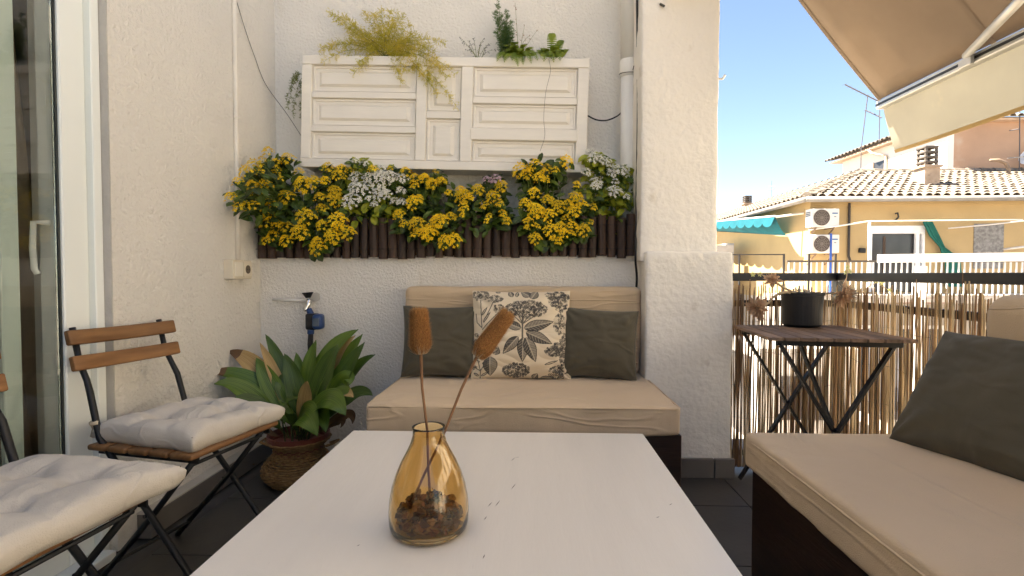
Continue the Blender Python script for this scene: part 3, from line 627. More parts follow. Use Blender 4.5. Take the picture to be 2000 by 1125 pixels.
def seat_cushion(label, loc, rz, seed, wx=.385, wy=.39):
    t = thing('seat_cushion', label, 'cushion', loc, 'seat cushions on the folding chairs'); t.rotation_euler = (0, 0, rz)
    n = 64; u = np.linspace(-1, 1, n + 1); U, V = np.meshgrid(u, u, indexing='ij')
    tufts = [(-.36, -.36), (-.36, .36), (.36, -.36), (.36, .36)]
    edge = np.clip((1 - np.abs(U) ** 5) * (1 - np.abs(V) ** 5), 0, 1) ** .42
    T = np.zeros_like(U)
    for a, b in tufts:
        d = np.hypot(U - a, V - b); T += np.exp(-(d / .16) ** 2) * .70 + np.exp(-(d / .38) ** 2) * .16
        for a2, b2 in tufts:                       # creases between tufts and to the nearest edge
            if (a, b) < (a2, b2) and abs(a - a2) + abs(b - b2) < 1:
                dx, dy = a2 - a, b2 - b; L = math.hypot(dx, dy); s_ = ((U - a) * dx + (V - b) * dy) / L / L; q = np.abs((U - a) * -dy + (V - b) * dx) / L
                T += np.where((s_ > 0) & (s_ < 1), np.exp(-(q / .10) ** 2) * .22, 0)
        ex = np.sign(a); q = np.abs(V - b); T += np.where(U * ex > abs(a), np.exp(-(q / .09) ** 2) * .20, 0); q = np.abs(U - a); T += np.where(V * np.sign(b) > abs(b), np.exp(-(q / .09) ** 2) * .20, 0)
    T = np.clip(T, 0, .9); P = []
    X = U * wx / 2 * (1 + .02 * np.sin(V * 7 + seed) - .03 * (1 - V * V) * np.abs(U) ** 4); Y = V * wy / 2 * (1 + .02 * np.sin(U * 6 + seed) - .03 * (1 - U * U) * np.abs(V) ** 4)
    NZ = np.array([[.012 * nz((X[i, j], Y[i, j], seed), 9, seed) + .004 * nz((X[i, j], Y[i, j], seed), 30, seed) for j in range(n+1)] for i in range(n+1)])
    top = .040 + edge * (.034 * (1 - T * 1.15)) + NZ * edge; bot = .014 - np.clip(edge * 3, 0, 1) * .014
    verts = np.concatenate([np.stack([X, Y, top], -1).reshape(-1, 3), np.stack([X, Y, bot], -1).reshape(-1, 3)])
    idx = np.arange((n+1)**2).reshape(n+1, n+1); N = (n+1)**2; F = []
    for i in range(n):
        for j in range(n):
            q = (idx[i, j], idx[i+1, j], idx[i+1, j+1], idx[i, j+1]); F.append(q); F.append(tuple(N + k for k in q[::-1]))
    ring = list(idx[0, :]) + list(idx[1:, n]) + list(idx[n, :-1][::-1]) + list(idx[1:-1, 0][::-1])
    mid = verts[ring].copy(); cen = mid.mean(0); mid[:, :2] = cen[:2] + (mid[:, :2] - cen[:2]) * 1.012; mid[:, 2] = .031 + .004 * np.sin(np.arange(len(ring)) * .35); M0 = len(verts); verts = np.concatenate([verts, mid]); K = len(ring)
    for k in range(K): a, b, c, d = ring[k], ring[(k+1) % K], M0 + (k+1) % K, M0 + k; F.append((b, a, d, c)); F.append((c, d, N + a, N + b))
    cv = MB().add(verts, F).build('cover', CANVAS, t, local=True, smooth=True); bm = bmesh.new(); bm.from_mesh(cv.data); bmesh.ops.recalc_face_normals(bm, faces=bm.faces); bm.to_mesh(cv.data); bm.free()
    m = MB()
    for a, b in tufts:
        m.lathe([(.0, .001), (.005, .0), (.006, -.003)], 8, (a * wx / 2, b * wy / 2, .046))
    m.build('button', CANVAS, t, local=True)
    m = MB()
    for sx, sy in ((1, -1), (1, 1), (-1, -1)):
        m.tube([(sx * wx / 2 * .985, sy * wy / 2 * .985, z) for z in (.012, .03, .048)], .0016, 5)
    m.build('corner_seam', mat('seam_thread', (.33, .29, .24), .9), t, local=True)
    m = MB(); x0, y0 = -wx / 2 + .01, -wy / 2 + .02
    m.tube([(x0, y0, .03), (x0 - .02, y0 - .01, .045), (x0 - .035, y0 + .005, .030), (x0 - .03, y0 - .015, .012)], [.004, .013, .015, .006], 8)
    m.tube([(x0 - .02, y0 - .01, .04), (x0 - .012, y0 - .025, .06), (x0 + .004, y0 - .022, .062)], [.006, .010, .006], 8)
    m.build('tie', mat('tie_cloth', (.62, .52, .38), .9, .08, 20), t, local=True, smooth=True)
    return t
seat_cushion('tufted natural canvas cushion on the chair next to the potted plant', (-1.125, 1.672, .446), R(-14), 2, .385, .375)
seat_cushion('tufted natural canvas cushion on the chair by the sliding door', (-1.10, 1.05, .446), R(-8), 8, .42, .42)

# --- slatted folding side table
st = thing('side_table', 'folding side table with dark weathered slats and black legs', 'table', (1.20, 2.25, 0))
SH = .725; A, B_, C_, D_ = Vector((.977, 2.5)), Vector((.922, 2.01)), Vector((1.448, 1.95)), Vector((1.475, 2.5))
ns = 9
for i in range(ns):
    t0, t1 = (i + .04) / ns, (i + .93) / ns
    p = [A.lerp(D_, t0), A.lerp(D_, t1), B_.lerp(C_, t1), B_.lerp(C_, t0)]
    v = [(q.x, q.y, z) for z in (SH - .014, SH) for q in p]
    MB().add(v, [(0, 1, 2, 3), (7, 6, 5, 4), (0, 4, 5, 1), (1, 5, 6, 2), (2, 6, 7, 3), (3, 7, 4, 0)]).build('slat', TABLESLAT, st, bevel=.002)
MB().bar((.975, 2.06, SH - .026), (1.425, 2.01, SH - .026), .02, .023).build('under_rail', BLACKMETAL, st)
MB().bar((1.0, 2.44, SH - .026), (1.45, 2.44, SH - .026), .02, .023).build('under_rail', BLACKMETAL, st)
for (y, xa, xb) in ((2.03, .975, 1.40), (2.45, 1.005, 1.42)):
    MB().bar((xa, y, SH - .03), (xa + .43, y - .0, .0), .011, .022, (0, 1, 0)).build('leg', BLACKMETAL, st)
    MB().bar((xb, y - .014, SH - .03), (xb - .43, y - .014, .0), .011, .022, (0, 1, 0)).build('leg', BLACKMETAL, st)
    m = MB(); m.tube([((xa + xb) / 2 + .003, y - .026, .36 + .0), ((xa + xb) / 2 + .003, y + .012, .36)], .007, 8); m.build('pivot', BLACKMETAL, st)
MB().bar((1.24, 2.43, SH - .035), (1.19, 2.05, .37), .010, .018, (0, 1, 0)).build('brace', BLACKMETAL, st)
MB().tube([(1.40, 2.03, .05), (1.43, 2.45, .05)], .006, 8).build('cross_bar', BLACKMETAL, st)

# --- black pot with trailing succulent
pcn = atZ(1577, 640, SH); PX, PY = pcn.x, pcn.y + .05
pot = thing('plant_pot', 'black plastic plant pot on the slatted side table', 'pot', (PX, PY, SH + .001))
prof = [(.070, 0), (.083, .012), (.086, .10), (.0885, .142), (.093, .143), (.093, .158), (.089, .158), (.084, .12)]
MB().lathe(prof, 40, (PX, PY, SH + .001), cap0=True).build('pot', mat('black_pot', (.016, .015, .015), .55, .15, 10), pot, smooth=False, bevel=0)
MB().lathe([(.0, .126), (.05, .128), (.085, .122)], 24, (PX, PY, SH + .001)).build('soil', mat('soil', (.035, .022, .014)), pot)
su = thing('succulent', 'leggy succulent with dry brown rosettes spilling from the black pot', 'plant', (PX, PY, SH + .12))
STM = mat('succulent_stem', (.50, .38, .24), .8, .2, 40); RO1 = mat('dry_rosette', (.44, .26, .15), .75, .3, 40, transl=.2, col2=(.60, .43, .29)); RO2 = mat('grey_rosette', (.42, .37, .31), .75, .3, 40, transl=.15); BUD = mat('pale_bud', (.55, .55, .22), .7, .2, 40)
PYs = PY - .05
def rosette(c, ax, s_, m_, n=26, seed=0):
    r = np.random.default_rng(seed); m = MB(); ax = Vector(ax).normalized(); u = ax.orthogonal().normalized(); v = ax.cross(u)
    for k in range(n):
        a = k * 2.4; f = (k + 1) / n; d = (u * math.cos(a) + v * math.sin(a)); L = s_ * (.4 + .6 * f) * r.uniform(.85, 1.15)
        e = (d * (.35 + .75 * f) + ax * (1.0 - 1.25 * f)).normalized(); sd = e.cross(ax).normalized() * L * .20; up = sd.cross(e).normalized()
        p = Vector(c)
        m.add([p - sd * .4, p + sd * .4, p + e * L * .55 + sd - up * L * .05, p + e * L * .55 - sd - up * L * .05, p + e * L * .55 + up * L * -.12, p + e * L], [(0, 1, 2, 4), (0, 4, 3), (4, 2, 5), (3, 4, 5)])
    return m
def stemcurve(pts, r0, r1, parent=su, m_=STM, name='stem'):
    p = [Vector(q) for q in pts]; out = []
    for i in range(len(p) - 1):
        a, b, c, d = p[max(i-1, 0)], p[i], p[i+1], p[min(i+2, len(p)-1)]
        for t in np.linspace(0, 1, 6, endpoint=False): out.append(.5 * ((2*b) + (c-a)*t + (2*a-5*b+4*c-d)*t*t + (3*b-a-3*c+d)*t**3))
    out.append(p[-1]); return MB().tube(out, list(np.linspace(r0, r1, len(out))), 7).build(name, m_, parent, smooth=True)
base = Vector((PX, PY, SH + .125))
g = lambda x, y, dy=0: atY(x, y, PYs + dy)
stemcurve([base, g(1555, 574), g(1528, 560), g(1512, 549)], .006, .005); rosette(g(1508, 546), (-.3, -.6, .8), .050, RO1, seed=1).build('rosette', RO1, su)
stemcurve([g(1510, 546), g(1492, 538), g(1478, 535)], .002, .0015)
stemcurve([base, g(1540, 571), g(1515, 577), g(1500, 592), g(1490, 598)], .0065, .005); rosette(g(1478, 602), (-.8, -.5, -.25), .070, RO1, 34, seed=2).build('rosette', RO1, su)
stemcurve([base, g(1600, 575), g(1625, 573), g(1640, 573)], .006, .005); rosette(g(1648, 577, -.02), (.5, -.7, -.2), .078, RO1, 36, seed=3).build('rosette', RO1, su)
rosette(g(1660, 572, .02), (.6, -.4, .5), .070, RO2, 30, seed=4).build('rosette', RO2, su)
rosette(g(1574, 571), (0, -.4, .9), .030, RO2, 20, seed=5).build('rosette', RO2, su); rosette(g(1560, 568), (0, -.4, .9), .026, RO2, 16, seed=6).build('rosette', RO2, su)
def buds(pts, seed):
    m = MB(); r = np.random.default_rng(seed)
    for (x, y) in pts:
        c = g(x, y, .03)
        for k in range(5):
            a = k * 1.256 + r.uniform(0, .5); d = Vector((math.cos(a), -.3, math.sin(a))).normalized() * .013; s_ = d.cross(Vector((0, 1, 0))).normalized() * .003
            m.add([c - s_, c + s_, c + d * .7 + s_, c + d, c + d * .7 - s_], [(0, 1, 2, 3, 4)])
    m.build('buds', BUD, su)
stemcurve([g(1650, 570), g(1653, 545, .02), g(1655, 525, .03), g(1656, 505, .03)], .002, .0015); buds([(1655, 522), (1660, 530), (1651, 532)], 1)
stemcurve([g(1665, 575), g(1685, 570, .03), g(1700, 556, .03), g(1703, 543, .03)], .002, .0012); stemcurve([g(1695, 562, .03), g(1712, 552, .03), g(1722, 554, .03)], .0015, .001); stemcurve([g(1700, 556, .03), g(1690, 548, .03)], .0012, .001); stemcurve([g(1712, 553, .03), g(1728, 562, .03), g(1737, 566, .03)], .0012, .001)
buds([(1703, 540), (1711, 549), (1722, 553), (1690, 547), (1737, 566), (1484, 536), (1470, 536)], 2)

# ================================================================== RAILING, REED SCREEN, AWNING
RY, RX = 2.60, 1.53
rl = thing('railing', 'black metal balcony railing behind the reed screen', 'railing', (RX, RY, 0))
def rail(z0, z1, name, wd=.035):
    MB().box((.96, RY - wd / 2, z0), (RX + wd / 2, RY + wd / 2, z1)).build(name, RAILMETAL, rl, bevel=.002)
    MB().box((RX - wd / 2, -2.2, z0 + .0005), (RX + wd / 2 - .0005, RY - wd / 2 - .0005, z1 - .0005)).build(name, RAILMETAL, rl, bevel=.002)
rail(.935, .975, 'top_rail', .045); rail(.808, .84, 'middle_rail', .03)
rail(.06, .09, 'bottom_rail', .03)
for (x, y) in ((RX, RY), (RX, 1.25), (RX, .0), (RX, -1.2)):
    MB().box((x - .021, y - .021, 0), (x + .021, y + .021, .934)).build('post', RAILMETAL, rl, bevel=.002)
MB().box((.965, RY - .021, 0), (1.0, RY + .021, .934)).build('post', RAILMETAL, rl, bevel=.002)
rs = thing('reed_screen', 'dry bamboo reed screen wired to the balcony railing', 'screen', (RX - .05, RY - .05, 0))
def reeds(pts, name, seed, cols):
    r = np.random.default_rng(seed); ms = [MB() for _ in cols]
    for (x, y, nx, ny) in pts:
        d = r.gamma(6, .0008) * .5 + .0006; top = .885 + r.normal(0, .022) + .04 * nz((x, y, 0), 4, seed); tx = r.normal(0, .010)
        a = Vector((x, y, .02)); b = Vector((x + nx * tx, y + ny * tx, top)); off = Vector((ny, -nx, 0)) * r.normal(0, .004)
        mid = a.lerp(b, .5) + Vector((nx, ny, 0)) * r.normal(0, .004) + off
        ms[r.integers(len(cols))].tube([a + off, mid, b + off * 2], [d * 1.05, d, d * .7], 5)
    for k, m in enumerate(ms):
        o = m.build(name, cols[k], rs); o['kind'] = 'stuff'
RC = [mat(f'reed_{i}', c, .7, .25, 30, stretch=(1, 1, .2), transl=.25) for i, c in enumerate([(.40, .26, .13), (.54, .40, .23), (.27, .155, .08), (.64, .52, .34)])]
p1 = [(.968 + .54 * (i + rng.uniform(-.4, .4)) / 125, 2.548 + rng.normal(0, .006), 1, 0) for i in range(125)]
p2 = [(1.478 + rng.normal(0, .004), 2.545 - i * .0056 + rng.uniform(-.004, .004), 0, 1) for i in range(440)]
reeds(p1, 'reeds', 4, RC); reeds(p2, 'reeds', 5, RC)
m = MB()
for z in (.10, .26, .42, .58, .74):
    m.tube([(.968 + i * .02, 2.543 + .004 * (i % 2), z + .006 * math.sin(i * .8)) for i in range(27)], .0009, 4)
    m.tube([(1.474 + .004 * (i % 2), 2.54 - i * .03, z + .008 * math.sin(i * .6)) for i in range(84)], .0009, 4)
m.build('binding_wire', mat('wire', (.1, .1, .1)), rs)

aw = thing('awning', 'beige canvas awning with valance sloping out over the balcony', 'awning', (.95, 2.5, 2.85))
AX, AYZ = 1.72, 2.533
AZ = atX(1716, 196, AX).z; AYE = atX(1716, 196, AX).y
FAB = mat('awning_canvas', (.42, .335, .255), .9, .06, 5, bump=.0006, bscale=300, transl=.45, dirt=((.42, .32, .22), 3, .72))
VAL = mat('valance_canvas', (.37, .35, .285), .9, .06, 5, bump=.001, bscale=20, transl=.5, dirt=((.62, .50, .32), 3, .68))
mx_, mz_ = .955, AZ + (AX - .955) * 1.33
nu, nv = 40, 16; m = MB(); v = []
for i in range(nu + 1):
    y = AYE - (AYE + 1.9) * i / nu
    for j in range(nv + 1):
        s_ = j / nv; v.append((AX + (mx_ - AX) * s_, y, AZ + (mz_ - AZ) * s_ - .03 * math.sin(math.pi * s_)))
m.add(v, [(i*(nv+1)+j, (i+1)*(nv+1)+j, (i+1)*(nv+1)+j+1, i*(nv+1)+j+1) for i in range(nu) for j in range(nv)])
o = m.build('canopy', FAB, aw, smooth=True)
md = o.modifiers.new('thickness', 'SOLIDIFY'); md.thickness = .0012
for k in range(1, 4):                               # overlapped cloth seams
    y = AYE - .02 - k * .60; v = []
    for j in range(nv + 1):
        s_ = j / nv; z = AZ + (mz_ - AZ) * s_ - .03 * math.sin(math.pi * s_) - .0035; v += [(AX + (mx_ - AX) * s_, y, z), (AX + (mx_ - AX) * s_, y - .022, z)]
    MB().add(v, [(2*j, 2*j+1, 2*j+3, 2*j+2) for j in range(nv)]).build('seam', FAB, aw)
v = []
for j in range(nv + 1):
    s_ = j / nv; z = AZ + (mz_ - AZ) * s_ - .03 * math.sin(math.pi * s_) - .004; v += [(AX + (mx_ - AX) * s_, AYE, z), (AX + (mx_ - AX) * s_, AYE - .02, z)]
MB().add(v, [(2*j, 2*j+1, 2*j+3, 2*j+2) for j in range(nv)]).build('hem', FAB, aw)
ALU = mat('aluminium', (.52, .52, .50), .4, .06, 10, metal=.6)
MB().box((AX - .012, -1.9, AZ - .045), (AX + .028, AYE + .004, AZ - .006)).build('front_bar', ALU, aw, bevel=.004)
MB().box((AX - .0135, -1.9, AZ - .031), (AX - .0125, AYE + .002, AZ - .020)).build('groove', BLACKMETAL, aw)
nu = 60; v = []; Hv = .225
for i in range(nu + 1):
    y = AYE - (AYE + 1.85) * i / nu
    for j in range(7):
        s_ = j / 6; v.append((AX + .022 + .055 * s_ ** 1.3 + .012 * s_ * math.sin(y * 5.2), y - .012 * s_ * math.cos(y * 3), AZ - .03 - Hv * s_ - .012 * s_ * math.sin(y * 3.1 + 1)))
vo = MB().add(v, [(i*7+j, (i+1)*7+j, (i+1)*7+j+1, i*7+j+1) for i in range(nu) for j in range(6)]).build('valance', VAL, aw, smooth=True)
hv = []
for i in range(nu + 1): p = Vector(v[i*7+6]); q = Vector(v[i*7+5]).lerp(p, .62); hv += [p + Vector((-.002, 0, -.001)), q + Vector((-.002, 0, 0))]
MB().add(hv, [(2*i, 2*i+2, 2*i+3, 2*i+1) for i in range(nu)]).build('hem', mat('valance_hem', (.52, .36, .16), .9, .1, 8, transl=.3), vo)
a0 = atX(1888, 108, AX - .02); a1 = atX(1992, 0, 1.50); dd = (a1 - a0); elbow = a0 + dd * 1.7
MB().tube([a0, elbow], .0155, 12).build('folding_arm', ALU, aw, smooth=True)
MB().tube([elbow, (.96, .35, mz_ - .1)], .018, 12).build('folding_arm', ALU, aw, smooth=True)
MB().box((AX - .03, a0.y - .03, AZ - .05), (AX - .0136, a0.y + .03, AZ - .015)).build('arm_bracket', ALU, aw, bevel=.003)
MB().tube([(mx_ - .005, -1.9, mz_ + .02), (mx_ - .005, AYE, mz_ + .02)], .035, 14).build('roller', ALU, aw, smooth=True)

# ================================================================== PLANTS
def leafmat(name, c1, c2, rough=.4, transl=.25):
    return mat(name, c1, rough, .2, 30, col2=c2, transl=transl)
YEL = mat('yellow_petal', (.93, .58, .010), .6, .15, 60, transl=.3, col2=(.98, .74, .03), rnd=.3)
YELC = mat('orange_throat', (.60, .25, .008), .7, .2, 60)
WHI = mat('white_petal', (.88, .85, .76), .6, .05, 60, transl=.25, rnd=.1)
WHC = mat('green_throat', (.42, .42, .18), .7, .2, 60)
PIN = mat('pink_petal', (.62, .42, .50), .6, .08, 60, transl=.25)
def frame(d, roll=0):
    d = Vector(d).normalized(); u = d.orthogonal().normalized(); v = d.cross(u); u, v = u * math.cos(roll) + v * math.sin(roll), v * math.cos(roll) - u * math.sin(roll)
    return u, v, d
HEADS = {}
def head_mesh(kind, D, var):
    """a domed flower head of four-petalled florets, axis +z; petals slot 0, throats slot 1"""
    key = (kind, D, var)
    if key in HEADS: return HEADS[key]
    r = np.random.default_rng(hash((kind == 'w', int(D * 1000), var)) % 9999); V = []; F = []; MI = []
    nfl = max(5, int((D / .0125) ** 2 * .95)); fs = .0088
    for k in range(nfl):
        f = (k + .5) / nfl; rr = math.sqrt(f) * D / 2; a = k * 2.399963 + r.normal(0, .15)
        dome = .42 if kind == 'w' else .62
        c = Vector((rr * math.cos(a), rr * math.sin(a), D * dome * (1 - f) * .8 + r.normal(0, .002)))
        nrm = Vector((math.cos(a) * rr / D * 1.7, math.sin(a) * rr / D * 1.7, 1)) + Vector(r.normal(0, .18, 3)); u, v, d = frame(nrm, r.uniform(0, 6.28))
        s = fs * r.uniform(.8, 1.12) * (.95 if kind == 'w' else 1)
        closed = r.uniform() < .12
        for q in range(4):
            t = q * math.pi / 2; e = u * math.cos(t) + v * math.sin(t); g_ = v * math.cos(t) - u * math.sin(t); b = len(V)
            if closed: pts = [c, c + e * s * .25 + g_ * s * .2 + d * s * .5, c + d * s * 1.0, c + e * s * .25 - g_ * s * .2 + d * s * .5]
            else: pts = [c, c + e * s * .55 + g_ * s * .40 + d * s * .22, c + e * s + d * s * .05, c + e * s * .55 - g_ * s * .40 + d * s * .22]
            V += pts; F.append((b, b+1, b+2)); F.append((b, b+2, b+3)); MI += [0, 0]
        b = len(V); V += [c + (u * math.cos(t) + v * math.sin(t)) * s * .18 + d * s * .14 for t in (0, 1.57, 3.14, 4.71)]; F.append((b, b+1, b+2, b+3)); MI.append(1)
    b = len(V)                                     # stubby branching stalks below
    for k in range(6):
        a = k * 1.05; p = Vector((D * .33 * math.cos(a), D * .33 * math.sin(a), D * .12)); V += [Vector((.0012, 0, -.02)), Vector((-.0012, 0, -.02)), p + Vector((0, 0, .002)), p]; F.append((b, b+1, b+2, b+3)); MI.append(2); b += 4
    me = bpy.data.meshes.new('flower_head'); me.from_pydata([tuple(x) for x in V], [], F)
    for m_ in ({'y': (YEL, YELC), 'w': (WHI, WHC), 'p': (PIN, WHC)}[kind]): me.materials.append(m_)
    me.materials.append(mat('flower_stalk', (.12, .17, .04), .6)); me.polygons.foreach_set('material_index', MI); HEADS[key] = me; return me
def add_leaf(m, p, d, nrm, L, W, cup=.15, scal=0):
    """one leaf: 5 sections along d, folded along the midrib"""
    d = Vector(d).normalized(); s = d.cross(Vector(nrm))
    if s.length < .05: s = d.orthogonal()
    s.normalize(); up = s.cross(d).normalized(); vs_ = []; p = Vector(p)
    for k, (t, w_) in enumerate(((0, .10), (.22, .72), (.5, 1.0), (.8, .72), (1.0, .12))):
        c = p + d * (L * t) - up * (L * .35 * t * t); ww = W / 2 * w_ * (1 + (scal * (.5 if k % 2 else -.5)))
        vs_ += [c - s * ww + up * (ww * cup * 2), c, c + s * ww + up * (ww * cup * 2)]
    m.add(vs_, [(3*k+j, 3*k+j+1, 3*k+j+4, 3*k+j+3) for k in range(4) for j in range(2)])
KG = [leafmat('kalanchoe_dark', (.026, .046, .009), (.065, .105, .020)), leafmat('kalanchoe_mid', (.055, .10, .012), (.14, .20, .030)), leafmat('kalanchoe_pale', (.24, .29, .02), (.46, .46, .05))]
STALK = mat('flower_stalk', (.12, .17, .04), .6)
def hx(x, y, z5=True):
    return (420 + x / 4.5, 270 + y / 4.5) if z5 else (820 + x / 4.348, 270 + y / 4.348)
def kalanchoe(name, label, heads, rootx, kinds, lm, dens=11, seed=0, fill=11, group='flowering plants in the log planter'):
    """heads: (px, py, diameter px, kind)"""
    r = np.random.default_rng(seed)
    root = Vector((rootx, 2.74, 1.215)); t = thing(name, label, 'plant', tuple(root), group)
    fol = [MB() for _ in lm]; stk = MB(); ys = [h[1] for h in heads]
    for (px, py, dp, kind) in heads:
        Y = 2.555 + .09 * max(0, min(1, (440 - py) / 110)) + r.uniform(-.03, .03)
        if py > 435: Y = 2.545 + r.uniform(-.02, .02)
        p = atY(px, py, Y)
        if p.x < -1.33: p = atX(px, py, -1.33); Y = p.y
        D = max(.024, dp * Y / 1000 * (1.24 if kind == 'y' else 1.3)); Dq = min((.026, .036, .048, .062, .080), key=lambda q: abs(q - D))
        me = head_mesh(kind, Dq, int(r.integers(2)))
        side = (px - sum(h[0] for h in heads) / len(heads)) / 250
        ax = Vector((side * .6 + r.normal(0, .15), -.85 + r.normal(0, .1), .62 + r.normal(0, .15) + (.45 if py < 345 else 0))).normalized()
        o = inst(me, 'flower_head', t, p - root - ax * (Dq * .25), ax.to_track_quat('Z', 'Y').to_euler(), (D / Dq,) * 3)
        rt = Vector((root.x + (p.x - root.x) * .55, 2.72, 1.225)); mid = rt.lerp(p, .6) + Vector((0, .0, .04)) - ax * .02
        stk.tube([rt, mid, p - ax * .012], [.003, .0024, .0016], 5)
        for k in range(dens):
            f = r.uniform(.15, 1.0); c = (rt.lerp(mid, f / .6) if f < .6 else mid.lerp(p, (f - .6) / .4)) + Vector(r.normal(0, 1, 3)) * Vector((.035, .022, .03)).length * .55
            c.y = min(2.85, max(c.y, Y + .05)); c.x = max(c.x, -1.41); c = c - Vector((0, 0, .012)) ; c.z = max(c.z, p.z - .05 if py > 400 else c.z)
            if c.y > 2.69 - .01 and c.z > 1.50: c.y = 2.66
            d = Vector((r.normal(0, .8), -abs(r.normal(.55, .35)), r.normal(-.05, .55))); L = r.uniform(.038, .062)
            if Y + .0 > 2.6: d.y *= .7
            add_leaf(fol[min(len(lm) - 1, int(r.integers(len(lm))))], c, d, (r.normal(0, .3), -.55 + r.normal(0, .2), .85), L, L * r.uniform(.60, .78), .12, .12)
    P_ = [atY(px, py, 2.60 + .09 * max(0, min(1, (440 - py) / 110))) for (px, py, _, _) in heads]
    P_ = [q_ if q_.x > -1.395 else CAM + (q_ - CAM) * (-1.395 / q_.x) for q_ in P_]
    for k in range(len(heads) * fill):              # leaves that fill the bush between the heads
        a = P_[r.integers(len(P_))]; near = sorted(P_, key=lambda q_: (q_ - a).length)[1:7]
        if not near: near = [a]
        b = near[r.integers(len(near))]; c = a.lerp(b, r.uniform(0, 1)) + Vector((r.normal(0, .010), r.uniform(.03, .085), r.normal(-.020, .012)))
        c.x = max(c.x, -1.41)
        if c.z > 1.49 and c.y > 2.68: c.y = 2.69
        if c.z > 1.57: c.z = 1.55
        if c.z < 1.24 and c.y > 2.63: c.y = r.uniform(2.60, 2.63)
        d = Vector((r.normal(0, .8), -abs(r.normal(.35, .25)), r.normal(-.1, .6))); L = r.uniform(.036, .058)
        add_leaf(fol[int(r.integers(len(lm)))], c, d, (r.normal(0, .35), -.75 + r.normal(0, .2), .65), L, L * r.uniform(.62, .8), .12, .12)
    stk.build('stems', STALK, t)
    for m_, mm in zip(fol, lm):
        o = m_.build('leaves', mm, t); o['kind'] = 'stuff'
    return t
def H(lst, z5, kind): 
    s = 4.5 if z5 else 4.348; return [(*hx(x, y, z5), d / s, kind) for x, y, d in lst]
P1 = [(460,105,90),(628,165,110),(405,180,65),(330,230,130),(385,285,80),(255,275,110),(185,370,90),(525,210,90),(535,260,70),(535,305,70),(570,352,55),(735,280,75),(120,505,95),(315,400,90),(430,405,120),(355,460,90),(610,505,130),(770,395,150),(865,375,120),(190,595,80),(290,590,130),(465,590,150),(490,665,70),(425,725,100),(525,745,80),(610,760,110),(795,680,150),(740,815,140),(615,885,110),(500,850,100),(440,895,70),(890,900,90),(895,950,130)]
P1b = [(915,510,95),(1055,455,110),(1060,525,120),(930,610,95),(935,755,90),(1080,705,140),(1085,765,80),(1170,815,120),(1030,850,130),(990,240,100),(1075,305,100),(1130,330,60),(965,362,70),(1115,255,80),(1180,285,90)]
P2 = [(1230,185,60),(1300,205,70),(1470,260,120),(1240,320,120),(1350,320,100),(1450,360,160),(1540,315,120),(1640,330,110),(1210,410,100),(1310,420,150),(1440,470,120),(1490,480,90),(1190,530,140),(1635,445,70),(1580,540,70),(1640,545,70),(1350,525,40),(1390,565,60)]
P3a = [(1380,260,80),(1540,260,50),(1670,290,95),(1755,335,80),(1845,340,80),(1745,400,70),(1905,390,95),(1970,365,60),(1740,550,120),(1790,515,60),(1605,665,95),(1650,740,65),(1770,740,130),(1750,835,65),(1875,815,140),(1940,715,110)]
P3b = [(35,330,80),(100,375,95),(188,355,80),(135,275,45),(165,690,130),(260,660,90),(75,790,120),(210,865,120),(290,850,120)]
P4 = [(245,462,55),(340,430,80),(365,480,130),(410,495,80),(365,580,75),(365,650,40),(495,420,100),(610,480,100),(670,540,70),(545,560,70),(690,390,100),(595,655,40),(570,700,40),(705,630,60),(740,695,70)]
P4p = [(570,350,80),(640,335,70)]
P5 = [(975,210,100),(850,260,130),(900,295,100),(920,255,70),(1080,240,75),(1060,285,80),(1010,330,90),(1085,355,40),(1150,260,60),(1245,185,110),(975,455,90),(885,545,90),(1080,520,90),(1180,565,110),(1335,500,120),(1260,545,80),(1310,600,110),(1400,550,50),(1335,385,60),(980,600,120),(1045,620,80),(1095,640,110),(1245,675,80),(925,700,85),(995,740,50),(1115,770,120),(1200,740,80),(1225,795,80),(1300,740,90),(1390,765,110),(1295,800,50),(980,835,100),(1130,850,50),(1180,865,65),(1475,575,60),(1455,710,40),(910,755,45)]
P6 = [(1450,95,70),(1480,150,110),(1530,150,90),(1580,175,90),(1420,265,90),(1630,230,100),(1640,275,90),(1710,245,120),(1745,290,70),(1500,355,90),(1490,395,70),(1660,360,50),(1650,430,100),(1700,435,50),(1765,490,40),(1860,330,80),(1885,375,60)]
rx = lambda px: atY(px, 420, 2.74).x
kalanchoe('kalanchoe', 'big yellow flowering plant sprawling over the planter end at the side wall', H(P1, 1, 'y') + H(P1b, 1, 'y'), rx(600), 'y', KG[:2], 10, 1)
kalanchoe('kalanchoe', 'white flowering plant with flat clusters between two yellow ones', H(P2, 1, 'w'), rx(725), 'w', KG[1:], 16, 2)
kalanchoe('kalanchoe', 'yellow flowering plant with heavy round heads hanging over the logs below the white cluster', H(P3a, 1, 'y') + H(P3b, 0, 'y'), rx(830), 'y', KG[:2], 10, 3)
kalanchoe('kalanchoe', 'sparse yellow flowering plant beside the pink flower cluster', H(P4, 0, 'y'), rx(930), 'y', KG[:2], 13, 4)
kalanchoe('kalanchoe', 'small pale pink flower cluster rising among yellow ones', H(P4p, 0, 'p'), rx(960), 'p', KG[:1], 8, 5)
kalanchoe('kalanchoe', 'dense yellow flowering plant below the shutter box next to the white and lime one', H(P5, 0, 'y'), rx(1065), 'y', KG[:2], 10, 6)
kalanchoe('kalanchoe', 'lime green plant with white flowers against the downpipe', H(P6, 0, 'w'), rx(1195), 'w', [KG[2], KG[2], KG[1]], 12, 7, 16)

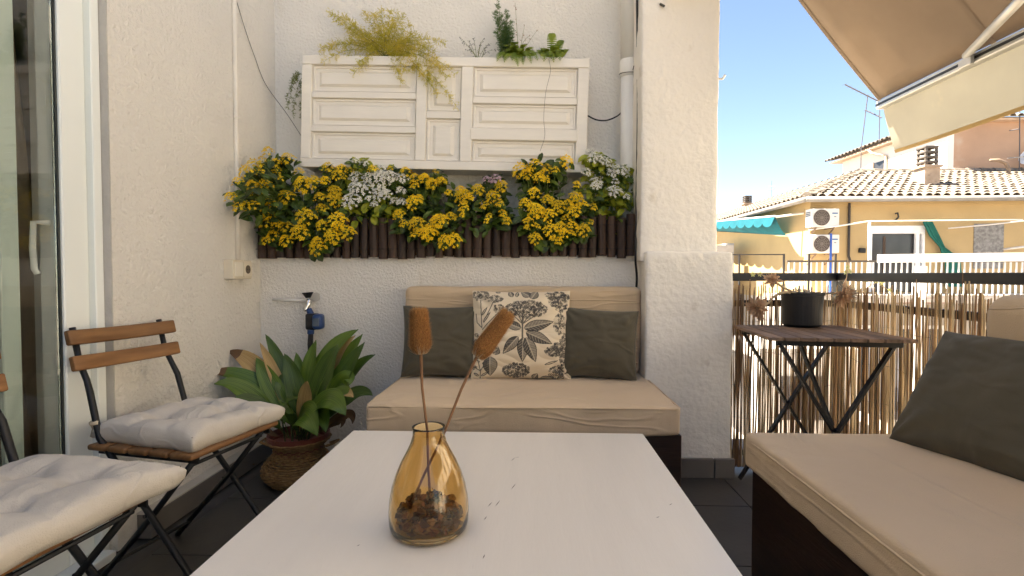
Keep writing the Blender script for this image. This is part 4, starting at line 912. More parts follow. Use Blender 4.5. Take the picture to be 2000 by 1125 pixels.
# --- feathery asparagus ferns on the shutter box
def asparagus(name, label, base, tips, needle, m_, seed, dens=300, spread=.03, group=None):
    r = np.random.default_rng(seed); t = thing(name, label, 'plant', tuple(base), group); st_ = MB(); fo = MB()
    for tip in tips:
        tip = Vector(tip[:3]) if len(tip) == 3 else Vector(tip); b = Vector(base) + Vector(r.normal(0, .02, 3)) * Vector((1, .3, .1)).length * .5
        L = (tip - b).length; ctrl = b.lerp(tip, .45) + Vector((0, -.02, .30 * L if tip.z < b.z + .12 else .05 * L))
        pts = [b * (1-s)**2 + ctrl * 2*s*(1-s) + tip * s*s for s in np.linspace(0, 1, 14)]
        st_.tube(pts, list(np.linspace(.0014, .0005, 14)), 4)
        nb = int(dens * L / .3)
        for k in range(nb // 9):
            s = r.uniform(.12, 1) ** .85; p = b * (1-s)**2 + ctrl * 2*s*(1-s) + tip * s*s
            tg = ((tip - ctrl) * s + (ctrl - b) * (1 - s)).normalized(); sd = Vector(r.normal(0, 1, 3)); sd = (sd - tg * sd.dot(tg)).normalized()
            bl = spread * r.uniform(.5, 1.1) * (1.15 - s * .7); e = p + (sd + tg * .5) * bl + Vector((0, 0, -.1 * bl)); 
            w_ = Vector((0, -1, 0)).cross(e - p).normalized() * .0004; fo.add([p - w_, p + w_, e], [(0, 1, 2)])
            for q in range(9):
                f = r.uniform(.15, 1); c = p.lerp(e, f); d = (Vector(r.normal(0, 1, 3)) + (e - p).normalized() * .7).normalized() * needle * r.uniform(.6, 1.2); w_ = d.cross(Vector(r.normal(0, 1, 3))).normalized() * .0010
                fo.add([c - w_, c + w_, c + d * .6 + w_ * .8, c + d], [(0, 1, 2, 3)])
    st_.build('stems', mat('fern_stem', (.20, .22, .05), .7), t); o = fo.build('needles', m_, t); o['kind'] = 'stuff'; return t
AY = 2.77
q = lambda x, y, Y=AY: tuple(atY(x, y, Y))
FERN1 = mat('fern_yellow', (.46, .43, .04), .6, .3, 15, col2=(.78, .64, .13), transl=.5)
FERN2 = mat('fern_green', (.055, .12, .03), .6, .3, 15, col2=(.13, .22, .05), transl=.35)
FERN3 = mat('fern_darkgreen', (.13, .16, .025), .6, .3, 15, col2=(.24, .26, .05), transl=.35)
G3 = 'ferns growing from the shutter box'
tips = [q(642, 22, 2.75), q(655, 40, 2.74), q(668, 30, 2.76), q(622, 98, 2.68), q(640, 95, 2.68), q(630, 122, 2.67), q(690, 145, 2.66), q(700, 125, 2.66), q(715, 60), q(712, 22), q(730, 25), q(745, 18), q(762, 20), q(775, 25), q(790, 25, 2.74), q(800, 45), q(812, 60, 2.72), q(822, 75, 2.70), q(835, 95, 2.68), q(850, 100, 2.68), q(870, 85, 2.70), q(783, 162, 2.66), q(795, 140, 2.66), q(845, 165, 2.66), q(855, 185, 2.66), q(893, 210, 2.66), q(875, 150, 2.66), q(888, 145, 2.66), q(740, 80, 2.70), q(755, 60, 2.68), q(790, 85, 2.68), q(720, 95, 2.68), q(765, 100, 2.67), q(810, 110, 2.67), q(770, 45, 2.72), q(740, 50, 2.74), q(685, 80, 2.70), q(700, 70, 2.72), q(680, 55, 2.74)]
asparagus('asparagus_fern', 'bushy yellow green asparagus fern cascading over the shutter box', q(755, 112, 2.78), tips, .0095, FERN1, 3, 1000, .055, G3)
asparagus('asparagus_fern', 'dark asparagus frond hanging beside the end of the shutter box', q(590, 150, 2.80), [q(562, 212, 2.77), q(560, 195, 2.77), q(572, 228, 2.77), q(575, 150, 2.77), q(568, 172, 2.77), q(588, 235, 2.77)], .011, FERN3, 4, 480, .024, G3)
asparagus('asparagus_fern', 'upright green asparagus fern standing on the shutter box', q(985, 115, 2.78), [q(970, 0), q(966, 25), q(978, 30), q(990, 20), q(1000, 38), q(985, 48), q(996, 50), q(968, 60), q(1000, 70), q(975, 75), q(992, 30), q(988, 70), q(1002, 60), q(982, 60)],   .011, FERN2, 5, 900, .03, G3)
asparagus('asparagus_fern', 'sparse withered pinkish fern sprig on the shutter box', q(1010, 115, 2.80), [q(1006, 5, 2.8), q(1025, 48, 2.79), q(1050, 58, 2.79), q(1035, 70, 2.79)], .006, mat('fern_dry', (.40, .24, .14), .7, .2, 20, transl=.2), 6, 90, .012, G3)
asparagus('dry_twigs', 'dark withered twigs sticking out of the shutter box', q(935, 118, 2.79), [q(898, 72, 2.79), q(903, 85, 2.79), q(915, 80, 2.79), q(925, 75, 2.79), q(940, 85, 2.79), q(952, 90, 2.79), q(960, 85, 2.79), q(945, 75, 2.79), q(910, 98, 2.79), q(968, 98, 2.79)], .004, mat('twig_dark', (.07, .05, .045), .8), 7, 230, .016, G3)
def sword_fern(label, base, tips, seed):
    r = np.random.default_rng(seed); t = thing('sword_fern', label, 'plant', tuple(base), G3); b0 = Vector(base)
    FM = mat('sword_fern_leaf', (.12, .19, .015), .5, .25, 20, col2=(.30, .36, .035), transl=.35)
    for tip in tips:
        tip = Vector(tip); b = b0 + Vector(((tip.x - b0.x) * .5 + r.normal(0, .012), r.normal(0, .008), 0)); L = (tip - b).length; c = b.lerp(tip, .5) + Vector((0, -.01, L * .35 + .03)); m = MB()
        n = 16; sgn_w = .026
        for k in range(n):
            s = .12 + .88 * k / n; p = b*(1-s)**2 + c*2*s*(1-s) + tip*s*s; tg = ((tip-c)*s + (c-b)*(1-s)).normalized(); up = Vector((0, -.5, .85)); sd = tg.cross(up).normalized(); w_ = sgn_w * math.sin(math.pi * min(1, .15 + s * .88)) ** .7
            for g_ in (-1, 1): 
                e = p + sd * g_ * w_ + tg * .006 - up * .003; m.add([p - tg * .0045, p + tg * .0045, e + tg * .002, e - tg * .002], [(0, 1, 2, 3)])
        m.tube([b*(1-s)**2 + c*2*s*(1-s) + tip*s*s for s in np.linspace(0, 1, 8)], .001, 4)
        m.build('frond', FM, t)
sword_fern('lime sword fern drooping over the shutter box edge beneath the upright fern', q(1010, 114, 2.76), [q(976, 112, 2.68), q(985, 90, 2.70), q(1000, 118, 2.66), q(1022, 126, 2.66), q(1015, 100, 2.67), q(1040, 96, 2.70), q(1045, 108, 2.68), q(990, 100, 2.69), q(1030, 112, 2.66), q(1005, 84, 2.72), q(970, 120, 2.66), q(1050, 118, 2.66), q(1012, 130, 2.65), q(985, 122, 2.66), q(1038, 124, 2.65), q(995, 92, 2.70), q(1026, 88, 2.72)], 1)
sword_fern('small lime sword fern at the downpipe end of the shutter box', q(1075, 116, 2.77), [q(1078, 66, 2.76), q(1100, 80, 2.75), q(1106, 100, 2.72), q(1100, 108, 2.70), q(1060, 98, 2.70), q(1072, 112, 2.66), q(1056, 112, 2.68), q(1090, 104, 2.68), q(1085, 92, 2.7), q(1062, 120, 2.66), q(1094, 118, 2.66), q(1050, 104, 2.69), q(1082, 122, 2.65)], 2)
catenary([q(1072, 116, 2.695), q(1075, 140, 2.690), q(1066, 180, 2.690), q(1062, 230, 2.690), q(1064, 265, 2.688), q(1055, 295, 2.692)], .0009, 'dry_tendril', mat('twig_dark', (.07, .05, .045)), 'thin dry tendril trailing down the front of the shutter box', 'tendril')

# --- aspidistra in a woven basket
BXc, BYc = -1.085, 2.345
bk = thing('woven_basket', 'woven seagrass belly basket on the floor between chair and sofa', 'basket', (BXc, BYc, 0))
WEAVE = mat('seagrass', (.17, .095, .035), .8, .3, 60, col2=(.32, .19, .08))
nrow = 24; prof_r = lambda z: .118 + .042 * math.sin(math.pi * min(1, z / .125)) if z < .125 else .118 - .012 * math.sin(math.pi * (z - .125) / .07) + .02 * max(0, (z - .165) / .04)
for k in range(nrow):
    z = .006 + k * .0085; m = MB(); N_ = 72; pts = []
    for i in range(N_ + 1):
        a = math.tau * i / N_; rr = prof_r(z) + .0022 * (1 if (i // 2 + k) % 2 else -1); pts.append((BXc + rr * math.cos(a), BYc + rr * math.sin(a), z + .001 * math.sin(a * 3 + k)))
    m.tube(pts, .0052, 5, cap=False); m.build('woven_coil', WEAVE, bk, smooth=True)
m = MB(); 
for s_ in (-1, 1):
    m.tube([(BXc + s_ * .135, BYc - .02, .17), (BXc + s_ * .175, BYc - .02, .185), (BXc + s_ * .178, BYc + .03, .185), (BXc + s_ * .135, BYc + .03, .17)], .006, 6)
m.build('handle', WEAVE, bk)
MB().lathe([(.0, .004), (.118, .004)], 30, (BXc, BYc, 0)).build('bottom', WEAVE, bk)
ap = thing('aspidistra', 'broad leaved plant with browning tips in a terracotta pot in the basket', 'plant', (BXc, BYc, .2))
MB().lathe([(.10, .10), (.118, .20), (.135, .2), (.138, .226), (.130, .226), (.122, .19), (0, .185)], 36, (BXc, BYc, 0)).build('terracotta_pot', mat('terracotta_red', (.17, .045, .03), .55, .15, 10), ap, smooth=False)
def blade_mat(name, c1, c2, rough=.32):
    m = bpy.data.materials.new(name); m.use_nodes = True; n, l = m.node_tree.nodes, m.node_tree.links; b = n['Principled BSDF']; b.inputs['Roughness'].default_value = rough
    uv = n.new('ShaderNodeUVMap'); uv.uv_map = 'uv'; mp = n.new('ShaderNodeMapping'); mp.inputs['Scale'].default_value = (26, 1.2, 1); nz_ = n.new('ShaderNodeTexNoise'); nz_.inputs['Scale'].default_value = 1.0; nz_.inputs['Detail'].default_value = 3
    l.new(uv.outputs[0], mp.inputs[0]); l.new(mp.outputs[0], nz_.inputs['Vector']); rp = n.new('ShaderNodeValToRGB'); rp.color_ramp.elements[0].position = .35; rp.color_ramp.elements[1].position = .65
    rp.color_ramp.elements[0].color = (*c1, 1); rp.color_ramp.elements[1].color = (*c2, 1); l.new(nz_.outputs[0], rp.inputs[0]); l.new(rp.outputs[0], b.inputs['Base Color'])
    bp = n.new('ShaderNodeBump'); bp.inputs['Distance'].default_value = .0015; l.new(nz_.outputs[0], bp.inputs['Height']); l.new(bp.outputs[0], b.inputs['Normal'])
    tr = n.new('ShaderNodeBsdfTranslucent'); l.new(rp.outputs[0], tr.inputs[0]); ms = n.new('ShaderNodeMixShader'); ms.inputs[0].default_value = .18
    l.new(b.outputs[0], ms.inputs[1]); l.new(tr.outputs[0], ms.inputs[2]); l.new(ms.outputs[0], n['Material Output'].inputs[0]); return m
BG = blade_mat('aspidistra_green', (.050, .105, .010), (.15, .24, .028)); BGD = blade_mat('aspidistra_dark', (.028, .065, .008), (.085, .15, .020)); BT = blade_mat('aspidistra_straw', (.36, .21, .07), (.58, .41, .18), .6); BB = blade_mat('aspidistra_brown', (.11, .055, .025), (.20, .11, .05), .7)
def blade(base, ctrl, tip, W, m_, face=(0, -.7, .6), fold=.25, tipcol=None):
    base, ctrl, tip = Vector(base), Vector(ctrl), Vector(tip); n = 18; vs_ = []; uv = []
    for k in range(n + 1):
        s = k / n; p = base*(1-s)**2 + ctrl*2*s*(1-s) + tip*s*s; tg = ((tip-ctrl)*s + (ctrl-base)*(1-s)).normalized(); sd = tg.cross(Vector(face)).normalized(); up = sd.cross(tg).normalized()
        w_ = W * .57 * (max(.03, math.sin(math.pi * max(0, (s - .12) / .88) ** .85)) ** .8 if s > .12 else .035) * (1 if s < 1 else .05)
        for j in (-1, -.5, 0, .5, 1):
            vs_.append(p + sd * (w_ * j) + up * (abs(j) * w_ * fold + .003 * math.sin(s * 14 + j * 3)) * 1); uv.append((j * .5 + .5, s))
    m = MB(); m.add(vs_, [(5*k+j, 5*k+j+1, 5*k+j+6, 5*k+j+5) for k in range(n) for j in range(4)]); m.uv = [np.array(uv)]
    o = m.build('leaf', m_, ap, smooth=True)
    if tipcol: o.data.materials.append(tipcol); o.data.polygons.foreach_set('material_index', [1 if (i // 4) >= n - 3 else 0 for i in range(len(o.data.polygons))])
    return o
def L(bx, ctrl, tip, W, m_, Y0=2.34, Yc=2.32, Yt=2.30, face=(0, -.7, .6), fold=.25, tc=None):
    blade((BXc + bx, BYc + (.02 if Yt > 2.35 else -.01), .20), atY(*ctrl, Yc), atY(*tip, Yt), W, m_, face, fold, tc)
L(-.04, (530, 720), (398, 726), .085, BG, Yc=2.36, Yt=2.30, face=(.1, -.6, .8), tc=BB)
L(-.04, (480, 735), (418, 750), .075, BG, Yc=2.30, Yt=2.22, face=(0, -.7, .7))
L(-.05, (500, 770), (452, 782), .075, BGD, Yc=2.28, Yt=2.22)
L(-.03, (520, 700), (444, 685), .085, BT, Yc=2.38, Yt=2.40, face=(.3, -.8, .4), tc=BB)
L(-.02, (545, 740), (507, 668), .050, BT, Yc=2.36, Yt=2.40, face=(.5, -.8, .2))
L(-.02, (560, 720), (518, 652), .060, BGD, Yc=2.40, Yt=2.44, face=(.4, -.8, .2))
L(-.01, (535, 760), (500, 698), .085, BG, Yc=2.33, Yt=2.38)
L(0, (585, 750), (555, 690), .080, BGD, Yc=2.36, Yt=2.40, face=(.2, -.9, .2))
L(0, (592, 740), (578, 688), .060, BG, Yc=2.38, Yt=2.44, face=(.2, -.9, .1))
L(.01, (600, 730), (617, 664), .085, BG, Yc=2.38, Yt=2.42, face=(-.3, -.9, .2))
L(.02, (625, 740), (660, 672), .105, BGD, Yc=2.34, Yt=2.36, face=(-.2, -.9, .3))
L(.02, (610, 690), (700, 643), .10, BG, Yc=2.38, Yt=2.42, face=(-.3, -.8, .5))
L(.03, (640, 700), (694, 655), .075, BT, Yc=2.40, Yt=2.40, face=(-.4, -.8, .4))
L(.03, (660, 720), (708, 652), .085, BG, Yc=2.36, Yt=2.42, face=(-.4, -.9, .2))
L(.03, (650, 760), (712, 668), .095, BGD, Yc=2.33, Yt=2.36, face=(-.3, -.9, .2))
L(.04, (690, 700), (683, 752), .085, BG, Yc=2.36, Yt=2.30, face=(.4, -.8, .3))
L(.04, (680, 715), (733, 692), .060, BGD, Yc=2.40, Yt=2.42, face=(-.2, -.8, .5))
L(.04, (690, 745), (728, 772), .075, BGD, Yc=2.34, Yt=2.28, face=(0, -.7, .7))
L(.02, (660, 740), (690, 776), .075, BG, Yc=2.26, Yt=2.18, face=(0, -.7, .7), tc=BT)
L(.0, (600, 760), (600, 745), .055, BT, Yc=2.26, Yt=2.20, face=(.2, -.8, .3))
L(.0, (635, 735), (675, 812), .115, BG, Yc=2.22, Yt=2.12, face=(-.1, -.6, .8))
L(-.01, (590, 765), (620, 852), .115, BG, Yc=2.20, Yt=2.10, face=(-.3, -.7, .7))
L(.01, (630, 770), (636, 845), .080, BG, Yc=2.24, Yt=2.16, face=(.2, -.8, .5))
L(-.02, (575, 760), (548, 795), .08, BGD, Yc=2.26, Yt=2.16)
L(-.01, (560, 730), (540, 740), .08, BGD, Yc=2.36, Yt=2.38)
L(.02, (640, 760), (645, 715), .10, BGD, Yc=2.38, Yt=2.44, face=(0, -1, .1))
L(.05, (700, 780), (688, 828), .045, BB, Yc=2.36, Yt=2.32); L(.05, (690, 800), (665, 835), .035, BB, Yc=2.34, Yt=2.30)
L(-.06, (500, 840), (478, 800), .03, BB, Yc=2.30, Yt=2.26)
m = MB()
for k in range(26): a = rng.uniform(0, 6.28); rr = rng.uniform(0, .08); m.tube([(BXc + rr * math.cos(a), BYc + rr * math.sin(a), .185), (BXc + rr * 1.2 * math.cos(a), BYc + rr * 1.2 * math.sin(a), .185 + rng.uniform(.06, .14))], .0035, 5)
m.build('stalks', mat('aspidistra_stalk', (.05, .06, .02), .6), ap)
# dropped dry leaves on the floor
for i, (px, py, a, L_) in enumerate(((495, 915, 1.9, .07), (383, 980, .3, .035), (520, 905, .8, .03), (530, 940, .2, .03))):
    p = atZ(px, py, .006); d = Vector((math.cos(a), math.sin(a), .05)); m = MB(); add_leaf(m, p, d, (0, 0, 1), L_, L_ * .35, .2)
    v = np.concatenate(m.v); m.v = [v - np.array([0, 0, v[:, 2].min() - .001])]
    o = m.build('fallen_leaf', BB, origin=tuple(p)); tag(o, ('long dry brown leaf lying on the dark tiles beside the basket', 'small dry leaf on the dark tiles under the folding chair', 'curled dry leaf against the foot of the woven basket', 'tiny dry leaf between basket and white table')[i], 'leaf', 'fallen leaves on the floor')

# ================================================================== THE HOUSES ACROSS THE STREET
GZ = -6.5
tag(MB().box((-600, -600, GZ - .5), (600, 900, GZ)).build('street', mat('street_paving', (.34, .30, .25), .9, .1, .5)), kind='structure')
# own building below the terrace
tag(MB().box((-1.9, -2.4, GZ), (SLAB_X - .05, 3.2, -.26)).build('house_below', mat('cream_render', (.62, .55, .43), .9, .06, 1), origin=(0, 0, GZ)), 'rendered house storeys under the terrace floor', 'building')
YW = mat('yellow_render', (.44, .32, .165), .9, .06, 1.5, bump=.004, bscale=20, dirt=((.47, .33, .16), .9, .64))
WW = mat('white_render', (.80, .77, .72), .9, .04, 1); PK = mat('pink_render', (.44, .28, .19), .9, .12, .8, dirt=((.50, .37, .28), 1.3, .6), bump=.003, bscale=20)
TILE = mat('roof_tile_pale', (.135, .112, .092), .85, .25, 6, col2=(.235, .20, .165), rnd=.5, dirt=((.22, .16, .12), 9, .68)); TILED = mat('roof_underlay', (.15, .10, .07), .9)
GUT = mat('zinc_gutter', (.24, .225, .21), .5, .15, 3)
HX, HY = 8.0, 15.0; EV = 3.08; RD = 4.47; RYB = 18.4
yh = thing('yellow_house', 'yellow rendered house with pale barrel tile roof and white balcony door', 'house', (12, HY, GZ))
DX0, DX1, DZ1, DZ0 = atY(1699, 440, HY).x, atY(1806, 440, HY).x, atY(1750, 441, HY).z, .45
m = MB(); m.box((HX, HY, .20), (DX0, HY + .3, EV)); m.box((DX1, HY, .20), (24, HY + .3, EV)); m.box((DX0, HY, DZ1), (DX1, HY + .3, EV)); m.box((DX0, HY, .20), (DX1, HY + .3, DZ0))
MB().box((HX, HY + .002, GZ), (24, HY + .3, .199)).build('lower_wall', mat('grey_render', (.40, .37, .34), .9, .15, 1.5), yh)
m.build('front_wall', YW, yh)
MB().box((HX, HY + .301, .2), (HX + .3, 32, EV)).build('side_wall', YW, yh); MB().box((HX, HY + .301, GZ), (HX + .3, 32, .199)).build('lower_wall', mat('grey_render', (.4, .37, .34)), yh)
MB().box((HX - .012, HY + .302, EV - .28), (HX - .001, 32, EV - .22)).build('cornice', YW, yh); MB().box((HX - .02, HY - .045, EV - .16), (24, HY - .001, EV - .02)).build('cornice', YW, yh)
# roof planes (underlay) and barrel tiles
ex, ey = HX - .32, HY - .4
v = [(ex, ey, EV), (24, ey, EV), (24, RYB, RD), (ex + RYB - ey, RYB, RD)]
MB().add(v + [(a, b, c - .06) for a, b, c in v], [(0, 1, 2, 3), (7, 6, 5, 4), (0, 4, 5, 1), (3, 2, 6, 7), (0, 3, 7, 4)]).build('roof', TILED, yh)
v = [(ex, ey, EV), (ex + RYB - ey, RYB, RD), (ex + RYB - ey, 33, RD), (ex, 33, EV)]
MB().add(v + [(a, b, c - .06) for a, b, c in v], [(0, 1, 2, 3), (7, 6, 5, 4), (3, 2, 6, 7), (0, 3, 7, 4)]).build('roof', TILED, yh)
def tile_mesh(Lt=.42, r0=.105, r1=.085):
    n = 8; vs_ = []
    for (y, r_) in ((0, r0), (Lt, r1)):
        for t in range(n + 1): a = math.pi * t / n; vs_.append((r_ * math.cos(a), y, r_ * .85 * math.sin(a)))
    for t in range(n + 1): a = math.pi * t / n; vs_.append(((r0 - .02) * math.cos(a), 0, (r0 - .02) * .85 * math.sin(a)))
    f = [(t, t+1, n+2+t, n+1+t) for t in range(n)] + [(t, 2*n+2+t, 2*n+3+t, t+1) for t in range(n)]; return vs_, f
tv, tf = tile_mesh(); to = MB().add(tv, tf).build('tile_source', TILE, smooth=False); TM = to.data; bpy.data.objects.remove(to)
slope = math.atan2(RD - EV, RYB - ey); rowp = .34; ncol = int((24 - ex) / .26); nrows = int(math.hypot(RD - EV, RYB - ey) / rowp) + 1
rest = MB(); cnt = 0; tvn = np.array(tv)
def place_tile(mb, x, s, k, front):
    jit = rng.normal(0, .012, 2); R_ = Matrix.Rotation(slope - .075, 3, 'X') if front else Matrix.Rotation(-R(90), 3, 'Z') @ Matrix.Rotation(slope - .075, 3, 'X')
    p = Vector((x + jit[0], ey - .05 + s * math.cos(slope), EV + .035 + s * math.sin(slope) + jit[1] * .3)) if front else Vector((ex - .05 + s * math.cos(slope), x + jit[0], EV + .035 + s * math.sin(slope) + jit[1] * .3))
    mb.add(tvn @ np.array(R_).T + np.array(p), tf)
for i in range(ncol):
    x = ex + .13 + i * .26
    for k in range(nrows):
        s = k * rowp; yy = ey + s * math.cos(slope)
        if x < ex + (yy - ey) + .05 or s > math.hypot(RD - EV, RYB - ey) - .1: continue
        vis = (1036 + x / yy * 1000) < 2010
        if vis and cnt < 300:
            cnt += 1; o = inst(TM, 'roof_tile', yh, Vector((x + rng.normal(0, .012), ey - .05 + s * math.cos(slope), EV + .035 + s * math.sin(slope))) - Vector((12, HY, GZ)), (slope - .075 + rng.normal(0, .015), rng.normal(0, .03), rng.normal(0, .035)))
        else: place_tile(rest, x, s, k, True)
for i in range(int((33 - ey) / .26)):
    y = ey + .13 + i * .26
    for k in range(nrows):
        s = k * rowp
        if y < ey + s * math.cos(slope) + .05: continue
        place_tile(rest, y, s, k, False)
o = rest.build('roof_tiles', TILE, yh); o['kind'] = 'stuff'
hp0, hp1 = Vector((ex, ey, EV)), Vector((ex + RYB - ey, RYB, RD))
for k in range(13):
    a, b = hp0.lerp(hp1, k / 13), hp0.lerp(hp1, (k + 1.15) / 13); MB().tube([a + Vector((0, 0, .05)), b + Vector((0, 0, .03))], [.13, .10], 10).build('hip_tile', TILE, yh)
for k in range(20): MB().tube([(hp1.x + k * .45, RYB, RD + .06), (hp1.x + k * .45 + .5, RYB, RD + .04)], [.12, .1], 8).build('ridge_tile', TILE, yh)
for k in range(32): MB().tube([(hp1.x, RYB + k * .45, RD + .06), (hp1.x, RYB + k * .45 + .5, RD + .04)], [.12, .1], 8).build('ridge_tile', TILE, yh)
MB().tube([(ex - .07, ey - .10, EV - .05), (24, ey - .10, EV - .03)], .075, 10).build('gutter', GUT, yh, smooth=True)
MB().tube([(ex - .08, ey - .09, EV - .05), (ex - .08, 32, EV - .05)], .075, 10).build('gutter', GUT, yh, smooth=True)
# balcony door
DF = mat('white_aluminium', (.78, .79, .80), .4); DG = mat('dark_glass', (.045, .045, .05), .15, .2, 2)
dd_ = MB().box((DX0 + .01, HY + .12, DZ0), (DX1 - .01, HY + .14, DZ1 - .01)).build('balcony_door', DG, yh)
m = MB(); m.box((DX0, HY - .02, DZ1 - .22), (DX1, HY + .10, DZ1)); m.box((DX0, HY - .02, DZ0), (DX0 + .06, HY + .10, DZ1 - .221)); m.box((DX1 - .06, HY - .02, DZ0), (DX1, HY + .10, DZ1 - .221)); m.build('frame', DF, dd_)
MB().box((DX1 - .22, HY + .02, DZ0), (DX1 - .12, HY + .09, DZ1 - .222)).build('sash', DF, dd_); MB().box((DX0 + .45, HY + .108, DZ0), (DX0 + .52, HY + .118, DZ1 - .3)).build('sash', mat('brown_leaf', (.06, .035, .022), .6), dd_)
gx0, gx1, gz0, gz1 = atY(1902, 437, HY).x, atY(1960, 437, HY).x, atY(1930, 497, HY).z, atY(1930, 437, HY).z
MB().box((gx0, HY - .02, gz0 - .4), (gx1, HY - .001, gz1)).build('stone_panel', mat('grey_stone', (.15, .145, .14), .8, .3, 14, col2=(.30, .29, .28)), yh)
# balcony slab, balustrade
BY0 = 13.7
MB().box((HX - 1.3, BY0, .20), (24, HY - .002, .42)).build('balcony_slab', mat('slab_white', (.68, .62, .55), .8, .1, 2, dirt=((.35, .16, .10), 2.0, .55, (.4, .4, 6))), yh)
m = MB(); zt = atY(1700, 512, BY0).z; x = HX - 1.2
while x < 22: m.box((x - .014, BY0 + .04, .421), (x + .014, BY0 + .07, zt)); x += .145
o = m.build('balusters', DF, yh); o['kind'] = 'stuff'
MB().box((HX - 1.25, BY0 + .03, zt + .001), (23, BY0 + .09, zt + .05)).build('handrail', mat('brown_rail', (.10, .08, .065), .6), yh)
RD_ = mat('rust_dark', (.035, .03, .028), .6)
for px in (1444, 1531, 1580, 1632): p = atY(px, 520, BY0 - .03); MB().box((p.x - .02, BY0 - .045, .3), (p.x + .02, BY0 - .005, zt + .22)).build('railing_post', RD_, yh)
MB().bar((atY(1425, 505, BY0).x, BY0 - .02, zt + .2), (atY(1532, 505, BY0).x, BY0 - .02, zt + .2), .03, .03).build('railing_bar', RD_, yh)
# lower storeys seen through the reeds
for (a, b, c, d) in ((8.6, 9.7, -2.6, -.6), (10.6, 11.7, -2.6, -.6), (12.8, 14.2, -2.6, -.6), (15.2, 16.4, -2.6, -.6), (9.0, 10.2, -5.6, -3.6), (12.2, 13.6, -5.6, -3.6)):
    w_ = MB().box((a, HY - .03, c), (b, HY - .001, d)).build('window', DG, yh); m = MB()
    m.box((a - .08, HY - .06, d), (b + .08, HY - .002, d + .1)); m.box((a - .08, HY - .06, c - .1), (b + .08, HY - .002, c)); m.box((a - .08, HY - .06, c), (a, HY - .002, d)); m.box((b, HY - .06, c), (b + .08, HY - .002, d)); m.build('frame', DF, w_)
MB().box((HX - .8, HY - .9, -3.2), (22, HY - .002, -2.98)).build('balcony_slab', mat('slab_white', (.7, .66, .6)), yh)
m = MB(); x = HX - .7
while x < 20: m.box((x - .015, HY - .88, -2.979), (x + .015, HY - .85, -2.1)); x += .13
o = m.build('balusters', mat('rust_dark', (.035, .03, .028)), yh); o['kind'] = 'stuff'
# wall pipes
m = MB(); pv = atY(1657, 470, HY - .04); m.tube([(pv.x, HY - .06, EV - .1), (pv.x, HY - .06, atY(1657, 500, HY).z), (pv.x + .05, HY - .1, atY(1657, 515, HY).z)], .035, 8); m.build('drain_pipe', mat('rust_dark', (.035, .03, .028)), yh)
m = MB(); pb = atY(1625, 470, HY - .5); m.tube([(pb.x, HY - .45, pb.z + .2), (pb.x, HY - .45, .45)], .03, 8); m.build('blue_hose', mat('blue_hose', (.02, .09, .40), .5), yh)
p = atY(1751, 425, HY - .06); m = MB(); m.tube([p + Vector((0, .06, -.1)), p + Vector((.02, -.05, .02)), p + Vector((-.04, -.1, .12)), p + Vector((-.1, -.08, .1))], .025, 6); m.build('wall_lamp_arm', BLACKMETAL, yh)
p = atY(1683, 490, HY - .03); rbox(MB(), (p.x - .09, HY - .09, p.z - .06), (p.x + .09, HY - .001, p.z + .08), .03, .1).build('wall_fitting', BLACKMETAL, yh)

# air conditioners
def aircon(label, px0, py0, px1, py1):
    Y = HY - .45; a, b = atY(px0, py1, Y), atY(px1, py0, Y); t = thing('air_conditioner', label, 'air conditioner', (a.x, Y, a.z), 'air conditioners on the yellow house')
    CA = mat('ac_casing', (.66, .64, .61), .5, .04, 3); x0, x1, z0, z1 = a.x + .12, b.x, a.z, b.z
    MB().box((x0, Y, z0), (x1, Y + .32, z1)).build('casing', CA, t, bevel=.02, seg=2)
    r_ = (z1 - z0) * .43; cx, cz = x0 + (x1 - x0) * .36, (z0 + z1) / 2
    g_ = MB(); 
    g_.add([(cx + r_ * math.cos(q_ * math.tau / 28), Y - .004, cz + r_ * math.sin(q_ * math.tau / 28)) for q_ in range(28)], [tuple(range(28))]); fan = g_.build('fan', mat('fan_dark', (.08, .06, .05), .7), t)
    m = MB()
    for f in (.2, .4, .6, .8, 1.0): m.tube([(cx + r_ * f * math.cos(q_ * math.tau / 24), Y - .012, cz + r_ * f * math.sin(q_ * math.tau / 24)) for q_ in range(25)], .008, 4, cap=False)
    for q_ in range(12): aa = q_ * math.tau / 12; m.tube([(cx, Y - .014, cz), (cx + r_ * math.cos(aa), Y - .014, cz + r_ * math.sin(aa))], .006, 4)
    m.build('grille', mat('grille_grey', (.20, .17, .15), .6), fan)
    m = MB(); xl = x0 + (x1 - x0) * .74; m.box((xl, Y - .006, z1 - .15), (x1 - .05, Y - .001, z1 - .115)); m.build('brand_print', mat('print_blue', (.05, .14, .30), .6), t)
    m = MB(); m.box((xl + .05, Y - .006, z1 - .24), (x1 - .09, Y - .001, z1 - .215)); m.build('brand_print', mat('print_grey', (.2, .2, .22), .6), t)
    m = MB()
    for q_ in range(8): zz = z0 + .06 + q_ * (z1 - z0 - .12) / 8; m.box((x0 - .008, Y + .05, zz), (x0 - .001, Y + .28, zz + .03))
    m.build('side_vents', mat('vent_dark', (.10, .12, .15), .6), t)
    m = MB()
    for xx in (x0 + .12, x1 - .15): m.bar((xx, Y - .02, z0 - .03), (xx, HY, z0 - .03), .03, .03); m.bar((xx, Y + .02, z0 - .05), (xx, HY - .005, z0 - .32), .03, .03)
    m.build('bracket', mat('bracket_brown', (.18, .12, .08), .7), t); return t
aircon('upper white air conditioner on the yellow house wall', 1576, 407, 1640, 443); aircon('lower white air conditioner on the yellow house wall', 1576, 458, 1640, 494)
